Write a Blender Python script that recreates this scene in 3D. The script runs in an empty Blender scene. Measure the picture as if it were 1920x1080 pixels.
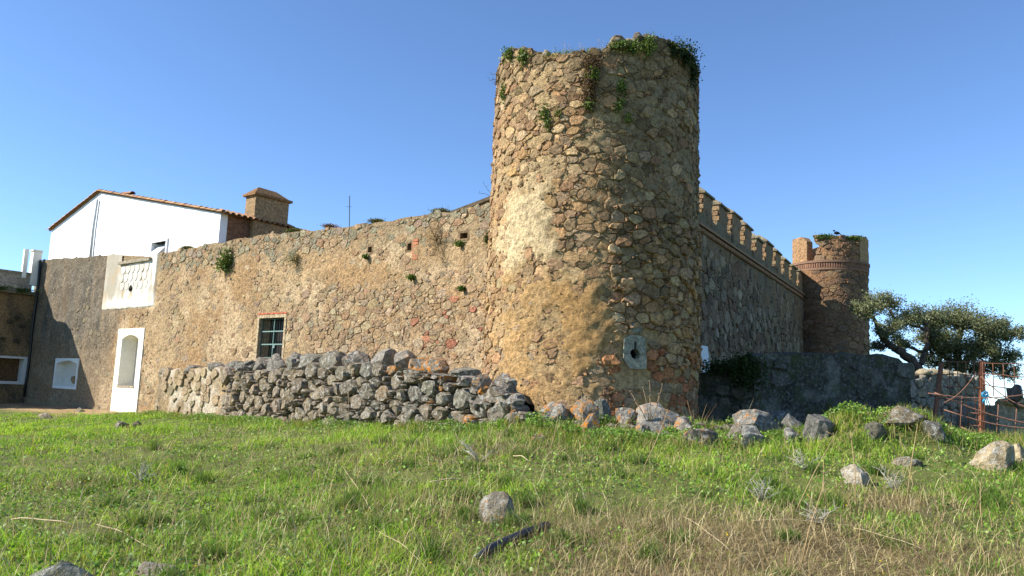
import bpy, bmesh, math, random
import numpy as np
from mathutils import Vector, Matrix, noise as mnoise
R = math.radians
scene = bpy.context.scene
col = scene.collection

# ------------------------------------------------------------ camera, sky, sun
FPX, PITCH, ROLL, EYE = 1480.0, R(7.6), R(2.3), 1.6
cam_d = bpy.data.cameras.new('camera'); cam = bpy.data.objects.new('camera', cam_d)
col.objects.link(cam); scene.camera = cam
cam_d.sensor_width = 36.0; cam_d.lens = FPX/1920*36.0
cam_d.clip_start = 0.1; cam_d.clip_end = 5000
CAMM = Matrix.Rotation(R(90)+PITCH, 4, 'X') @ Matrix.Rotation(ROLL, 4, 'Z')
cam.matrix_world = Matrix.Translation((0, 0, EYE)) @ CAMM

SUN_EL = R(34.5); SUNV = np.array([-0.99, -0.13, 0.0]); SUNV /= np.linalg.norm(SUNV)
SUN = Vector((SUNV[0]*math.cos(SUN_EL), SUNV[1]*math.cos(SUN_EL), math.sin(SUN_EL)))
world = bpy.data.worlds.new('World'); scene.world = world; world.use_nodes = True
wn = world.node_tree; wn.nodes.clear()
sky = wn.nodes.new('ShaderNodeTexSky'); sky.sky_type = 'NISHITA'; sky.sun_disc = False
sky.sun_elevation = SUN_EL; sky.sun_rotation = math.atan2(SUNV[0], SUNV[1])
sky.altitude = 350; sky.air_density = 0.8; sky.dust_density = 0.0; sky.ozone_density = 6.0
bg = wn.nodes.new('ShaderNodeBackground'); bg.inputs[1].default_value = 0.132
wo = wn.nodes.new('ShaderNodeOutputWorld')
wn.links.new(sky.outputs[0], bg.inputs[0]); wn.links.new(bg.outputs[0], wo.inputs[0])
sd = bpy.data.lights.new('sun', 'SUN'); sd.energy = 5.0; sd.angle = R(0.5); sd.color = (1.0, 0.945, 0.86)
so = bpy.data.objects.new('sun', sd); col.objects.link(so)
so.rotation_euler = SUN.to_track_quat('Z', 'Y').to_euler(); so.location = (-40, -10, 40)
vs = scene.view_settings
vs.view_transform = 'Standard'; vs.look = 'None'; vs.gamma = 1.0; vs.use_curve_mapping = False
vs.exposure = 0.85
scene.render.engine = 'CYCLES'

# ------------------------------------------------------------ helpers
def S(r, g, b):
    f = lambda c: (c/255/12.92) if c <= 10 else ((c/255+0.055)/1.055)**2.4
    return (f(r), f(g), f(b))
def ray(px, py):
    v = CAMM.to_3x3() @ Vector(((px-960)/FPX, (540-py)/FPX, -1.0))
    return np.array(v)
CAM = np.array([0, 0, EYE])
def at(px, py, Y):
    d = ray(px, py); return CAM + d*(Y/d[1])
def zhit(px, py, z):
    d = ray(px, py); return CAM + d*((z-EYE)/d[2])
def hitplane(px, py, P0, n):
    d = ray(px, py); t = np.dot(np.array(P0)-CAM, n)/np.dot(d, n); return CAM + d*t
def smooth(a, b, x):
    t = np.clip((x-a)/(b-a), 0, 1); return t*t*(3-2*t)

def _h(ix, iy, s):
    n = (ix.astype(np.int64)*374761393 + iy.astype(np.int64)*668265263 + s*1274126177) & 0xffffffff
    n = ((n ^ (n >> 13))*1274126177) & 0xffffffff
    n = ((n ^ (n >> 16))*2246822519) & 0xffffffff
    return ((n ^ (n >> 15)) & 0xffff)/65535.0
def vn(x, y, s=0):
    x = np.asarray(x, float); y = np.asarray(y, float)
    ix = np.floor(x); iy = np.floor(y); fx = x-ix; fy = y-iy
    fx = fx*fx*(3-2*fx); fy = fy*fy*(3-2*fy)
    a = _h(ix, iy, s); b = _h(ix+1, iy, s); c = _h(ix, iy+1, s); d = _h(ix+1, iy+1, s)
    return (a*(1-fx)+b*fx)*(1-fy) + (c*(1-fx)+d*fx)*fy
def fbm(x, y, s=0, o=4):
    r = 0; a = 0.5; t = 0
    for k in range(o):
        r = r + a*vn(np.asarray(x)*2**k+k*17.3, np.asarray(y)*2**k+k*9.1, s+k); t += a; a *= 0.5
    return r/t

WORLDLOC = {}
def link(o, parent=None, loc=(0, 0, 0)):
    col.objects.link(o)
    loc = np.array(loc, float); WORLDLOC[o.name] = loc
    if parent is not None:
        o.parent = parent; o.location = loc - WORLDLOC[parent.name]
    else:
        o.location = loc
    return o
def tag(o, label=None, cat=None, group=None, kind=None):
    if label: o['label'] = label
    if cat: o['category'] = cat
    if group: o['group'] = group
    if kind: o['kind'] = kind
    return o
def thing(name, loc, label, cat, group=None):
    e = bpy.data.objects.new(name, None); e.empty_display_size = 0.2
    return tag(link(e, None, loc), label, cat, group)

def setcol(me, C):
    C = np.asarray(C, np.float32)
    n = len(me.vertices)
    if C.ndim == 1: C = np.tile(C, (n, 1))
    if C.shape[1] == 3: C = np.hstack([C, np.zeros((n, 1), np.float32)])
    at_ = me.color_attributes.new('col', 'FLOAT_COLOR', 'POINT')
    at_.data.foreach_set('color', C.ravel())
def mesh_obj(name, V, F, mat, parent=None, C=(0.5, 0.5, 0.5), smooth_=False, origin=None):
    """one mesh object; V in world space, F list of index tuples"""
    V = np.asarray(V, float)
    if origin is None:
        lo = V.min(0); hi = V.max(0); origin = np.array([(lo[0]+hi[0])/2, (lo[1]+hi[1])/2, lo[2]])
    me = bpy.data.meshes.new(name)
    me.from_pydata((V-origin).tolist(), [], F)
    if smooth_: me.polygons.foreach_set('use_smooth', [True]*len(me.polygons))
    setcol(me, C); me.materials.append(M[mat]); me.update()
    return link(bpy.data.objects.new(name, me), parent, origin)
def np_obj(name, V, T, mat, parent=None, C=None, smooth_=False, origin=None):
    """big mesh from numpy arrays, T (n,k) all the same polygon size"""
    V = np.asarray(V, np.float32); T = np.asarray(T, np.int32); k = T.shape[1]
    if origin is None:
        lo = V.min(0); hi = V.max(0); origin = np.array([(lo[0]+hi[0])/2, (lo[1]+hi[1])/2, lo[2]])
    me = bpy.data.meshes.new(name)
    me.vertices.add(len(V)); me.vertices.foreach_set('co', (V-np.asarray(origin, np.float32)).ravel())
    me.loops.add(T.size); me.loops.foreach_set('vertex_index', T.ravel())
    me.polygons.add(len(T)); me.polygons.foreach_set('loop_start', np.arange(0, T.size, k, dtype=np.int32))
    if smooth_: me.polygons.foreach_set('use_smooth', np.ones(len(T), bool))
    me.update(calc_edges=True)
    if C is not None: setcol(me, C)
    me.materials.append(M[mat])
    return link(bpy.data.objects.new(name, me), parent, origin)
class MB:
    def __init__(s): s.v = []; s.f = []; s.c = []
    def add(s, V, F, C=(0.5, 0.5, 0.5)):
        b = len(s.v); C = tuple(C)+((0,) if len(C) == 3 else ())
        s.v += [tuple(p) for p in V]; s.f += [tuple(i+b for i in f) for f in F]; s.c += [C]*len(V); return s
    def box(s, O, a, b, c, C=(0.5, 0.5, 0.5)):
        """corner O and three edge vectors"""
        O, a, b, c = map(np.asarray, (O, a, b, c))
        V = [O, O+a, O+a+b, O+b, O+c, O+a+c, O+a+b+c, O+b+c]
        F = [(0, 3, 2, 1), (4, 5, 6, 7), (0, 1, 5, 4), (1, 2, 6, 5), (2, 3, 7, 6), (3, 0, 4, 7)]
        if np.dot(np.cross(a, b), c) < 0: F = [f[::-1] for f in F]
        return s.add(V, F, C)
    def prism(s, poly, n, C=(0.5, 0.5, 0.5)):
        """polygon (list of 3D points) extruded by vector n"""
        poly = [np.asarray(p, float) for p in poly]; k = len(poly); n = np.asarray(n, float)
        V = poly+[p+n for p in poly]
        F = [tuple(range(k))[::-1], tuple(range(k, 2*k))]+[(i, (i+1) % k, (i+1) % k+k, i+k) for i in range(k)]
        return s.add(V, F, C)
    def tube(s, P, r, n=6, C=(0.5, 0.5, 0.5)):
        P = [np.asarray(p, float) for p in P]
        if np.isscalar(r): r = [r]*len(P)
        V = []; F = []
        for i, p in enumerate(P):
            t = P[min(i+1, len(P)-1)]-P[max(i-1, 0)]; t = t/(np.linalg.norm(t)+1e-9)
            a = np.cross(t, (0, 0, 1.0)) if abs(t[2]) < 0.9 else np.cross(t, (1.0, 0, 0))
            a /= np.linalg.norm(a); b = np.cross(t, a)
            for k in range(n):
                w = 2*math.pi*k/n; V.append(p+r[i]*(math.cos(w)*a+math.sin(w)*b))
        for i in range(len(P)-1):
            for k in range(n):
                F.append((i*n+k, i*n+(k+1) % n, (i+1)*n+(k+1) % n, (i+1)*n+k))
        F.append(tuple(range(n))[::-1]); F.append(tuple(range((len(P)-1)*n, len(P)*n)))
        return s.add(V, F, C)
    def build(s, name, mat, parent=None, smooth_=False, origin=None):
        return mesh_obj(name, s.v, s.f, mat, parent, np.array(s.c), smooth_, origin)

# ------------------------------------------------------------ materials (colour from the piece's own paint attribute, grain from noise)
M = {}
def newmat(name):
    m = bpy.data.materials.new(name); m.use_nodes = True; nt = m.node_tree; nt.nodes.clear(); M[name] = m
    def N(t, **kw):
        n = nt.nodes.new(t)
        for k, v in kw.items():
            if k.startswith('i'): n.inputs[int(k[1:])].default_value = v
            else: setattr(n, k, v)
        return n
    L = nt.links.new
    return m, N, L
def mixc(N, L, fac, a, b, mode='MIX'):
    n = N('ShaderNodeMix', data_type='RGBA', blend_type=mode)
    for sock, v in ((n.inputs[0], fac), (n.inputs[6], a), (n.inputs[7], b)):
        if hasattr(v, 'is_linked') or hasattr(v, 'links'): L(v, sock)
        elif isinstance(v, (int, float)): sock.default_value = v
        else: sock.default_value = tuple(v)+(1,) if len(v) == 3 else v
    return n.outputs[2]
def ramp(N, L, src, stops):
    r = N('ShaderNodeValToRGB'); e = r.color_ramp.elements
    while len(e) < len(stops): e.new(0.5)
    for k, (p, c) in enumerate(stops):
        e[k].position = p; e[k].color = (c, c, c, 1) if isinstance(c, (int, float)) else tuple(c)+(1,)
    L(src, r.inputs[0]); return r.outputs[0]
def mathn(N, L, op, a, b):
    n = N('ShaderNodeMath', operation=op)
    for k, v in enumerate((a, b)):
        if isinstance(v, (int, float)): n.inputs[k].default_value = v
        else: L(v, n.inputs[k])
    return n.outputs[0]
def stonemat(name, s1=9, s2=45, contrast=0.5, bump=0.5, dist=0.02, grey=0.0, rough=0.92, orange=True, moss=0.0):
    m, N, L = newmat(name)
    geo = N('ShaderNodeNewGeometry'); A = N('ShaderNodeAttribute', attribute_name='col')
    n1 = N('ShaderNodeTexNoise', i2=s1, i3=6.0, i4=0.62); L(geo.outputs['Position'], n1.inputs[0])
    n2 = N('ShaderNodeTexNoise', i2=s2, i3=4.0, i4=0.7); L(geo.outputs['Position'], n2.inputs[0])
    v = ramp(N, L, n1.outputs[0], [(0.28, 1-contrast), (0.72, 1+contrast*0.75)])
    c = mixc(N, L, 1.0, A.outputs['Color'], v, 'MULTIPLY')
    v2 = ramp(N, L, n2.outputs[0], [(0.3, 0.62), (0.62, 1.22)])
    c = mixc(N, L, 0.75, c, v2, 'MULTIPLY')
    if grey:
        n3 = N('ShaderNodeTexNoise', i2=13.0, i3=7.0, i4=0.72); L(geo.outputs['Position'], n3.inputs[0])
        f = ramp(N, L, n3.outputs[0], [(0.5, 0.0), (0.6, grey)])
        c = mixc(N, L, f, c, S(196, 194, 184))
        n5 = N('ShaderNodeTexNoise', i2=19.0, i3=7.0, i4=0.72); L(geo.outputs['Position'], n5.inputs[0])
        f = ramp(N, L, n5.outputs[0], [(0.54, 0.0), (0.64, grey*0.75)])
        c = mixc(N, L, f, c, S(66, 62, 54))
    if moss:
        n6 = N('ShaderNodeTexNoise', i2=3.1, i3=6.0, i4=0.65); L(geo.outputs['Position'], n6.inputs[0])
        f = ramp(N, L, n6.outputs[0], [(0.5, 0.0), (0.64, moss)])
        c = mixc(N, L, f, c, S(72, 80, 44))
    if orange:
        n4 = N('ShaderNodeTexNoise', i2=9.0, i3=8.0, i4=0.78); L(geo.outputs['Position'], n4.inputs[0])
        t = mathn(N, L, 'ADD', n4.outputs[0], mathn(N, L, 'MULTIPLY', A.outputs['Alpha'], 0.2))
        f = ramp(N, L, t, [(0.62, 0.0), (0.67, 0.85)])
        f = mathn(N, L, 'MULTIPLY', f, ramp(N, L, A.outputs['Alpha'], [(0.02, 0.0), (0.1, 1.0)]))
        c = mixc(N, L, f, c, S(200, 126, 24))
    h = mathn(N, L, 'ADD', n1.outputs[0], mathn(N, L, 'MULTIPLY', n2.outputs[0], 0.5))
    b = N('ShaderNodeBump'); b.inputs['Strength'].default_value = bump; b.inputs['Distance'].default_value = dist
    L(h, b.inputs['Height'])
    p = N('ShaderNodeBsdfPrincipled'); L(c, p.inputs['Base Color']); p.inputs['Roughness'].default_value = rough
    p.inputs['Specular IOR Level'].default_value = 0.25
    L(b.outputs[0], p.inputs['Normal']); o = N('ShaderNodeOutputMaterial'); L(p.outputs[0], o.inputs[0])
stonemat('masonry', 15, 70, 0.66, 1.0, 0.06)
stonemat('mortar', 11, 52, 0.58, 1.0, 0.09)
stonemat('brickwork', 12, 60, 0.3, 0.7, 0.015)
stonemat('lichen_rock', 9, 46, 0.55, 1.0, 0.08, grey=0.62)
stonemat('mossy', 6, 34, 0.5, 1.0, 0.06, grey=0.22, moss=0.7)
stonemat('whitewash', 3, 40, 0.07, 0.35, 0.012)
stonemat('soil', 3, 50, 0.35, 0.9, 0.04, orange=False)
stonemat('roof_tile', 7, 40, 0.4, 0.5, 0.01)
stonemat('rust', 18, 90, 0.45, 0.6, 0.004, orange=False, rough=0.8)
stonemat('painted', 10, 60, 0.12, 0.2, 0.003, orange=False, rough=0.5)
stonemat('bark', 9, 40, 0.4, 1.0, 0.03, orange=False)
def leafmat(name, trans=0.35, rough=0.55, spec=0.3):
    m, N, L = newmat(name)
    A = N('ShaderNodeAttribute', attribute_name='col')
    p = N('ShaderNodeBsdfPrincipled'); L(A.outputs['Color'], p.inputs['Base Color'])
    p.inputs['Roughness'].default_value = rough; p.inputs['Specular IOR Level'].default_value = spec
    t = N('ShaderNodeBsdfTranslucent'); L(mixc(N, L, 1.0, A.outputs['Color'], (1.15, 1.2, 0.6), 'MULTIPLY'), t.inputs[0])
    x = N('ShaderNodeMixShader', i0=trans); L(p.outputs[0], x.inputs[1]); L(t.outputs[0], x.inputs[2])
    o = N('ShaderNodeOutputMaterial'); L(x.outputs[0], o.inputs[0])
leafmat('grass', 0.4, 0.6, 0.2); leafmat('leaf', 0.3); leafmat('straw', 0.15, 0.7, 0.2)
def plainmat(name, rough, spec=0.4):
    m, N, L = newmat(name)
    A = N('ShaderNodeAttribute', attribute_name='col')
    p = N('ShaderNodeBsdfPrincipled'); L(A.outputs['Color'], p.inputs['Base Color'])
    p.inputs['Roughness'].default_value = rough; p.inputs['Specular IOR Level'].default_value = spec
    o = N('ShaderNodeOutputMaterial'); L(p.outputs[0], o.inputs[0])
plainmat('plastic', 0.42, 0.5); plainmat('dark', 0.9, 0.1); plainmat('glass', 0.12, 0.6)

# ------------------------------------------------------------ masonry generator: packed irregular stones as power-diagram cells
def masonry(seed, u0, u1, v0, v1, rmin, rmax, asp=1.35, tries=9000, keep=None, N=11, joint=0.018, power=2.0, cut=(0.04, 0.2), fit=0.78, warp=0.05):
    rng = random.Random(seed); cell = rmax*2; G = {}; pts = []
    W = (u1-u0)/asp
    for k in range(tries):
        q = k/tries
        rr = rmax*(1-q)**power + rmin*(1-(1-q)**power); rr *= rng.uniform(0.8, 1.1)
        x = rng.uniform(0, W); y = rng.uniform(v0, v1)
        gx, gy = int(x//cell), int(y//cell); ok = True
        for i in (gx-1, gx, gx+1):
            for j in (gy-1, gy, gy+1):
                for p in G.get((i, j), ()):
                    if (p[0]-x)**2+(p[1]-y)**2 < (fit*(p[2]+rr))**2: ok = False; break
                if not ok: break
            if not ok: break
        if ok:
            p = (x, y, rr); pts.append(p); G.setdefault((gx, gy), []).append(p)
    out = []
    for (x, y, r) in pts:
        if keep and not keep(u0+x*asp, y): continue
        b = r*1.55; poly = [(x-b, y-b), (x+b, y-b), (x+b, y+b), (x-b, y+b)]
        gx, gy = int(x//cell), int(y//cell)
        for i in (gx-1, gx, gx+1):
            for j in (gy-1, gy, gy+1):
                for (a, c, s) in G.get((i, j), ()):
                    if a == x and c == y: continue
                    if (a-x)**2+(c-y)**2 > (b*1.42+s*1.6)**2*1.6: continue
                    nx, ny = 2*(a-x), 2*(c-y); d = a*a+c*c-x*x-y*y+r*r-s*s
                    new = []
                    for k in range(len(poly)):
                        p, q = poly[k], poly[(k+1) % len(poly)]
                        fp = nx*p[0]+ny*p[1]-d; fq = nx*q[0]+ny*q[1]-d
                        if fp <= 0: new.append(p)
                        if (fp < 0 < fq) or (fq < 0 < fp):
                            t = fp/(fp-fq); new.append((p[0]+t*(q[0]-p[0]), p[1]+t*(q[1]-p[1])))
                    poly = new
                    if len(poly) < 3: break
                if len(poly) < 3: break
            if len(poly) < 3: break
        if len(poly) < 3: continue
        cx = sum(p[0] for p in poly)/len(poly); cy = sum(p[1] for p in poly)/len(poly)
        ring = []
        for k in range(len(poly)):
            a, p, q = poly[k-1], poly[k], poly[(k+1) % len(poly)]
            t1, t2 = rng.uniform(*cut), rng.uniform(*cut)
            ring += [(p[0]+(a[0]-p[0])*t1, p[1]+(a[1]-p[1])*t1), (p[0]+(q[0]-p[0])*t2, p[1]+(q[1]-p[1])*t2)]
        while len(ring) > N:
            k = min(range(len(ring)), key=lambda i: (ring[i][0]-ring[i-1][0])**2+(ring[i][1]-ring[i-1][1])**2)
            m_ = ((ring[k][0]+ring[k-1][0])/2, (ring[k][1]+ring[k-1][1])/2)
            ring[k] = m_; ring.pop(k-1)
        ring = [(p[0]-cx, p[1]-cy) for p in ring]
        wv = lambda a, b: ((mnoise.noise(Vector((a*4, b*4, seed)))+.5*mnoise.noise(Vector((a*11, b*11, seed))))*warp)
        mean = sum(math.hypot(*p) for p in ring)/len(ring)
        f = max(0.4, 1-joint/mean)
        ring = [(p[0]*f+wv(p[0]+cx, p[1]+cy), p[1]*f+wv(p[1]+cy+31, p[0]+cx)) for p in ring]
        ring = [(p[0]*asp*rng.uniform(0.95, 1.03), p[1]*rng.uniform(0.95, 1.03)) for p in ring]
        out.append((u0+cx*asp, cy, mean*f, ring))
    return out
def stone_geo(st, h, mapf, rng, back=0.05, dome=0.7):
    u, v, r, ring = st; N = len(ring); V = []
    tu, tv = rng.uniform(-0.25, 0.25)*h, rng.uniform(-0.25, 0.25)*h
    for (s, hh) in ((1.0, -back), (0.96, h*dome), (rng.uniform(0.7, 0.88), h)):
        for p in ring:
            e = (h+.006)*rng.uniform(-0.22, 0.22) if hh > 0 else 0
            V.append((u+p[0]*s, v+p[1]*s, hh+e+(tu*p[0]+tv*p[1])/max(r, 0.02)*(hh > 0)))
    V.append((u, v, h*rng.uniform(0.96, 1.12)))
    V = np.array(V); V = mapf(V[:, 0], V[:, 1], V[:, 2])
    F = []
    for k in range(2):
        for i in range(N):
            j = (i+1) % N; F.append((k*N+i, k*N+j, (k+1)*N+j, (k+1)*N+i))
    for i in range(N): F.append((2*N+i, 2*N+(i+1) % N, 3*N))
    return V, F
def lay(parent, stones, mapf, hf, cf, mat='masonry', seed=1, nparts=300, score=None, rest='rubble', back=0.05, dome=0.7, flip=False, smooth_=False):
    rng = random.Random(seed); items = []
    for st in stones:
        h = hf(st[0], st[1], rng)
        if h is None: continue
        V, F = stone_geo(st, h, mapf, rng, back, dome)
        if flip: F = [f[::-1] for f in F]
        sc = (score(st) if score else 1)*st[2]
        items.append((sc, V, F, cf(st[0], st[1], rng)))
    items.sort(key=lambda t: -t[0])
    for k, (sc, V, F, c) in enumerate(items[:nparts]):
        mesh_obj('stone', V, F, mat, parent, np.array([tuple(c)+((0,) if len(c) == 3 else ())]*len(V)), smooth_)
    if len(items) > nparts:
        mb = MB()
        for sc, V, F, c in items[nparts:]: mb.add(V, F, c)
        o = mb.build(rest, mat, parent, smooth_); o['kind'] = 'stuff'
    return len(items)
def memo(fn, stones):
    """surface height at every stone centre, worked out in one go"""
    U = np.array([s[0] for s in stones]); Vv = np.array([s[1] for s in stones]); H = fn(U, Vv)
    return {(s[0], s[1]): float(h) for s, h in zip(stones, H)}
def fast1(fn, lo, hi, step=.02):
    X = np.arange(lo, hi, step); Y = fn(X); return lambda u: np.interp(u, X, Y)
def grid_surface(name, us, vs_, top, mapf, hf, cf, mat, parent, skip=None, flip=False, cap=None, origin=None):
    """displaced sheet over (u,v); rows clamp to top(u); cap = depth of the top surface behind the face"""
    us = np.asarray(us, float); vs_ = np.asarray(vs_, float)
    U, Vv = np.meshgrid(us, vs_, indexing='ij')
    T = top(us)[:, None] if top is not None else np.full((len(us), 1), vs_[-1])
    Vc = np.minimum(Vv, T); H = hf(U, Vc); C = cf(U, Vc)
    P = mapf(U.ravel(), Vc.ravel(), H.ravel()).reshape(-1, 3)
    nu, nv = U.shape; idx = np.arange(nu*nv).reshape(nu, nv)
    a, b, c, d = idx[:-1, :-1], idx[1:, :-1], idx[1:, 1:], idx[:-1, 1:]
    ok = ~((Vv[:-1, :-1] >= T[:-1]) & (Vv[1:, :-1] >= T[1:]))
    if skip is not None:
        mu = (U[:-1, :-1]+U[1:, 1:])/2; mv = (Vv[:-1, :-1]+Vv[1:, 1:])/2; ok &= ~skip(mu, mv)
    Q = np.stack([a[ok], b[ok], c[ok], d[ok]], 1)
    C = C.reshape(-1, C.shape[-1])
    if cap:
        back = mapf(us, top(us)+0.04*(vn(us*3, us*0, 5)-0.5), np.full(len(us), -cap)); n0 = len(P)
        foot = mapf(us, np.full(len(us), vs_[0]), np.full(len(us), -cap))
        mid = mapf(us, top(us)+0.08*(vn(us*4, us*0, 9)), np.full(len(us), -cap*0.45))
        P = np.vstack([P, mid, back, foot]); m = len(us); cc = C.reshape(nu, nv, -1)[:, -1]
        C = np.vstack([C, cc*0.9, cc*0.9, cc]); t = idx[:, -1]
        i = np.arange(m-1)
        Q = np.vstack([Q, np.stack([t[:-1], t[1:], n0+i+1, n0+i], 1), np.stack([n0+i, n0+i+1, n0+m+i+1, n0+m+i], 1),
                       np.stack([n0+m+i, n0+m+i+1, n0+2*m+i+1, n0+2*m+i], 1)])
    if flip: Q = Q[:, ::-1]
    return np_obj(name, P, Q, mat, parent, C, True, origin)
def interp(pts):
    pts = sorted(pts); X = [p[0] for p in pts]; Y = [p[1] for p in pts]
    return lambda u: np.interp(u, X, Y)

def rock_geo(seed, sx, sy, sz, sub=2, rough=0.16, cuts=6):
    rng = random.Random(seed)
    bm = bmesh.new(); bmesh.ops.create_icosphere(bm, subdivisions=sub, radius=1.0)
    V = np.array([v.co[:] for v in bm.verts]); F = [tuple(v.index for v in f.verts) for f in bm.faces]; bm.free()
    off = Vector((rng.uniform(-50, 50), rng.uniform(-50, 50), rng.uniform(-50, 50)))
    rad = np.array([1+rough*1.5*mnoise.noise(Vector(v)*1.3+off)+rough*0.6*mnoise.noise(Vector(v)*3.1+off) for v in V])
    V = V*rad[:, None]
    fine = np.array([mnoise.noise(Vector(v)*6.5+off) for v in V]) if sub > 1 else 0
    for k in range(cuts):
        n = np.array([rng.gauss(0, 1), rng.gauss(0, 1), rng.gauss(0, 0.7)]); n /= np.linalg.norm(n); d = rng.uniform(0.58, 0.85)
        e = np.maximum(0, V@n-d); V = V-(e*0.97)[:, None]*n
    if sub > 1: V = V*(1+.04*fine[:, None])
    V[:, 2] = np.where(V[:, 2] < -0.5, -0.5+(V[:, 2]+0.5)*0.4, V[:, 2])
    V = V-np.array([(V[:, 0].max()+V[:, 0].min())/2, (V[:, 1].max()+V[:, 1].min())/2, V[:, 2].min()])
    ext = V.max(0)-V.min(0)
    return V*np.array([sx, sy, sz])/ext, F

# ------------------------------------------------------------ plan of the castle
Z = np.array([0, 0, 1.0])
AL = R(5.75); TC = 18.0*np.array([math.sin(AL), math.cos(AL), 0]); TR = 2.34
TCAM = np.array([-math.sin(AL), -math.cos(AL), 0]); TRI = np.array([math.cos(AL), -math.sin(AL), 0])
LU = np.array([-0.780, 0.627, 0]); LU /= np.linalg.norm(LU); LN = np.array([-LU[1], LU[0], 0])
RU = np.array([0.507, 0.861, 0]); RU /= np.linalg.norm(RU); RN = np.array([RU[1], -RU[0], 0])
def flatmap(O, d, n):
    O = np.array([O[0], O[1], 0.0])
    def f(u, v, h):
        u, v, h = np.asarray(u, float), np.asarray(v, float), np.asarray(h, float)
        return O + u[..., None]*d + v[..., None]*Z + h[..., None]*n
    return f
def cylmap(Cc, r, batter=0.0, zb=9.0, ex=TCAM, ey=TRI):
    def f(u, v, h):
        u, v, h = np.asarray(u, float), np.asarray(v, float), np.asarray(h, float)
        th = u/r; rr = r+h+batter*np.maximum(0, zb-v)
        return np.array([Cc[0], Cc[1], 0.0]) + (rr*np.cos(th))[..., None]*ex + (rr*np.sin(th))[..., None]*ey + v[..., None]*Z
    return f
LMAP = flatmap(TC, LU, LN); RMAP0 = flatmap(TC, RU, RN)
def RMAP(u, v, h): return RMAP0(u, np.asarray(v, float)-.0115*(np.asarray(u, float)-8), h)
def Lhit(px, py, off=0.0):
    p = hitplane(px, py, TC+LN*off, LN); d = p-TC; return float(np.dot(d, LU)), float(p[2])
def Rhit(px, py, off=0.0):
    p = hitplane(px, py, TC+RN*off, RN); d = p-TC; return float(np.dot(d, RU)), float(p[2])
def cylhit(px, py, Cc, r):
    d = ray(px, py); a = d[0]**2+d[1]**2; o = CAM[:2]-Cc[:2]
    b = 2*(o[0]*d[0]+o[1]*d[1]); c = o[0]**2+o[1]**2-r*r; D = b*b-4*a*c
    t = (-b-math.sqrt(D))/(2*a) if D > 0 else -b/(2*a)
    return CAM+d*t
def Thit(px, py, Cc=None, r=TR):
    Cc = TC if Cc is None else Cc
    p = cylhit(px, py, Cc, r); q = p-Cc; return math.atan2(np.dot(q, TRI), np.dot(q, TCAM)), float(p[2])

# dry stone wall line in plan
DA = at(985, 760, 14.7)[:2]; DB = at(288, 760, 28.2)[:2]
DU = np.append(DB-DA, 0); DLEN = np.linalg.norm(DU); DU /= DLEN; DN = np.array([-DU[1], DU[0], 0])
DMAP = flatmap((DA[0], DA[1], 0), DU, DN)
def Dhit(px, py, off=0.0):
    p = hitplane(px, py, np.append(DA, 0)+DN*off, DN); return float(np.dot(p[:2]-DA, DU[:2])), float(p[2])
def Dpt(px, py):
    u, z = Dhit(px, py); q = DMAP(u, z, 0); return q

# ------------------------------------------------------------ terrain: smooth surface through surveyed points
CP = [zhit(0, 1080, 0.0), zhit(960, 1080, 0.02), zhit(1920, 1080, 0.1), (0, 0, 0), (-12, 0, -0.1), (12, 0, 0.15), (0, -15, 0), (-20, -15, 0), (20, -15, 0),
      zhit(480, 960, 0.06), zhit(930, 970, 0.27), zhit(1500, 960, 0.38), zhit(1900, 960, 0.42), zhit(1900, 870, 0.85), zhit(1605, 900, 0.62), zhit(0, 900, 0.04),
      Dpt(290, 778), Dpt(480, 792), Dpt(700, 806), Dpt(950, 808), at(1100, 818, 14.6), at(1300, 826, 14.3), at(1480, 832, 13.9), at(1700, 834, 13.7), at(1842, 818, 16.4),
      (TC[0], TC[1], 0.95), (9, 22, 1.05), (15, 22, 1.05), (22, 32, 1.0), (30, 20, 1.0), at(200, 772, 31.5), at(60, 766, 33), at(30, 800, 24), (-35, 30, 0.0),
      (-22, 14, -0.05), (-40, 60, 0.1), (40, 60, 0.4), (0, 60, 0.5), (0, 35, 0.8)]
CP = np.array(CP, float); n_ = len(CP)
def tps(d): return np.where(d > 1e-6, d*d*np.log(np.maximum(d, 1e-6)), 0)
K_ = tps(np.linalg.norm(CP[:, None, :2]-CP[None, :, :2], axis=2))+np.eye(n_)*0.6
P_ = np.hstack([np.ones((n_, 1)), CP[:, :2]])
A_ = np.vstack([np.hstack([K_, P_]), np.hstack([P_.T, np.zeros((3, 3))])])
W_ = np.linalg.solve(A_, np.concatenate([CP[:, 2], np.zeros(3)]))
MOUND = at(1650, 790, 13.6); RIDGE = at(1230, 815, 14.8)
def ground_z(x, y):
    x = np.asarray(x, float); y = np.asarray(y, float); sh = x.shape; x = x.ravel(); y = y.ravel()
    z = W_[n_]+W_[n_+1]*x+W_[n_+2]*y
    for i in range(n_): z = z+W_[i]*tps(np.hypot(x-CP[i, 0], y-CP[i, 1]))
    far = smooth(45, 80, np.hypot(x, y-15)); z = z*(1-far)+0.3*far
    z = z+(fbm(x*0.9, y*0.9, 3)-0.5)*0.16+(fbm(x*3.2, y*3.2, 8, 3)-0.5)*0.07
    z = z+0.55*np.exp(-((x-MOUND[0])/1.15)**4-((y-MOUND[1])/0.6)**2)
    z = z+0.2*np.exp(-((x-RIDGE[0])/2.9)**4-((y-RIDGE[1])/0.45)**2)
    return z.reshape(sh)
def gz(x, y): return float(ground_z(np.array([x]), np.array([y]))[0])
def ghit(px, py, y0=3.0, y1=45.0):
    d = ray(px, py); Y = np.linspace(y0, y1, 900); P = CAM[None]+d[None]*(Y/d[1])[:, None]
    below = np.nonzero(P[:, 2] <= ground_z(P[:, 0], P[:, 1]))[0]
    i = below[0] if len(below) else len(Y)-1
    p = P[i].copy(); p[2] = gz(p[0], p[1]); return p
PATHC = at(90, 778, 28)
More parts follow.
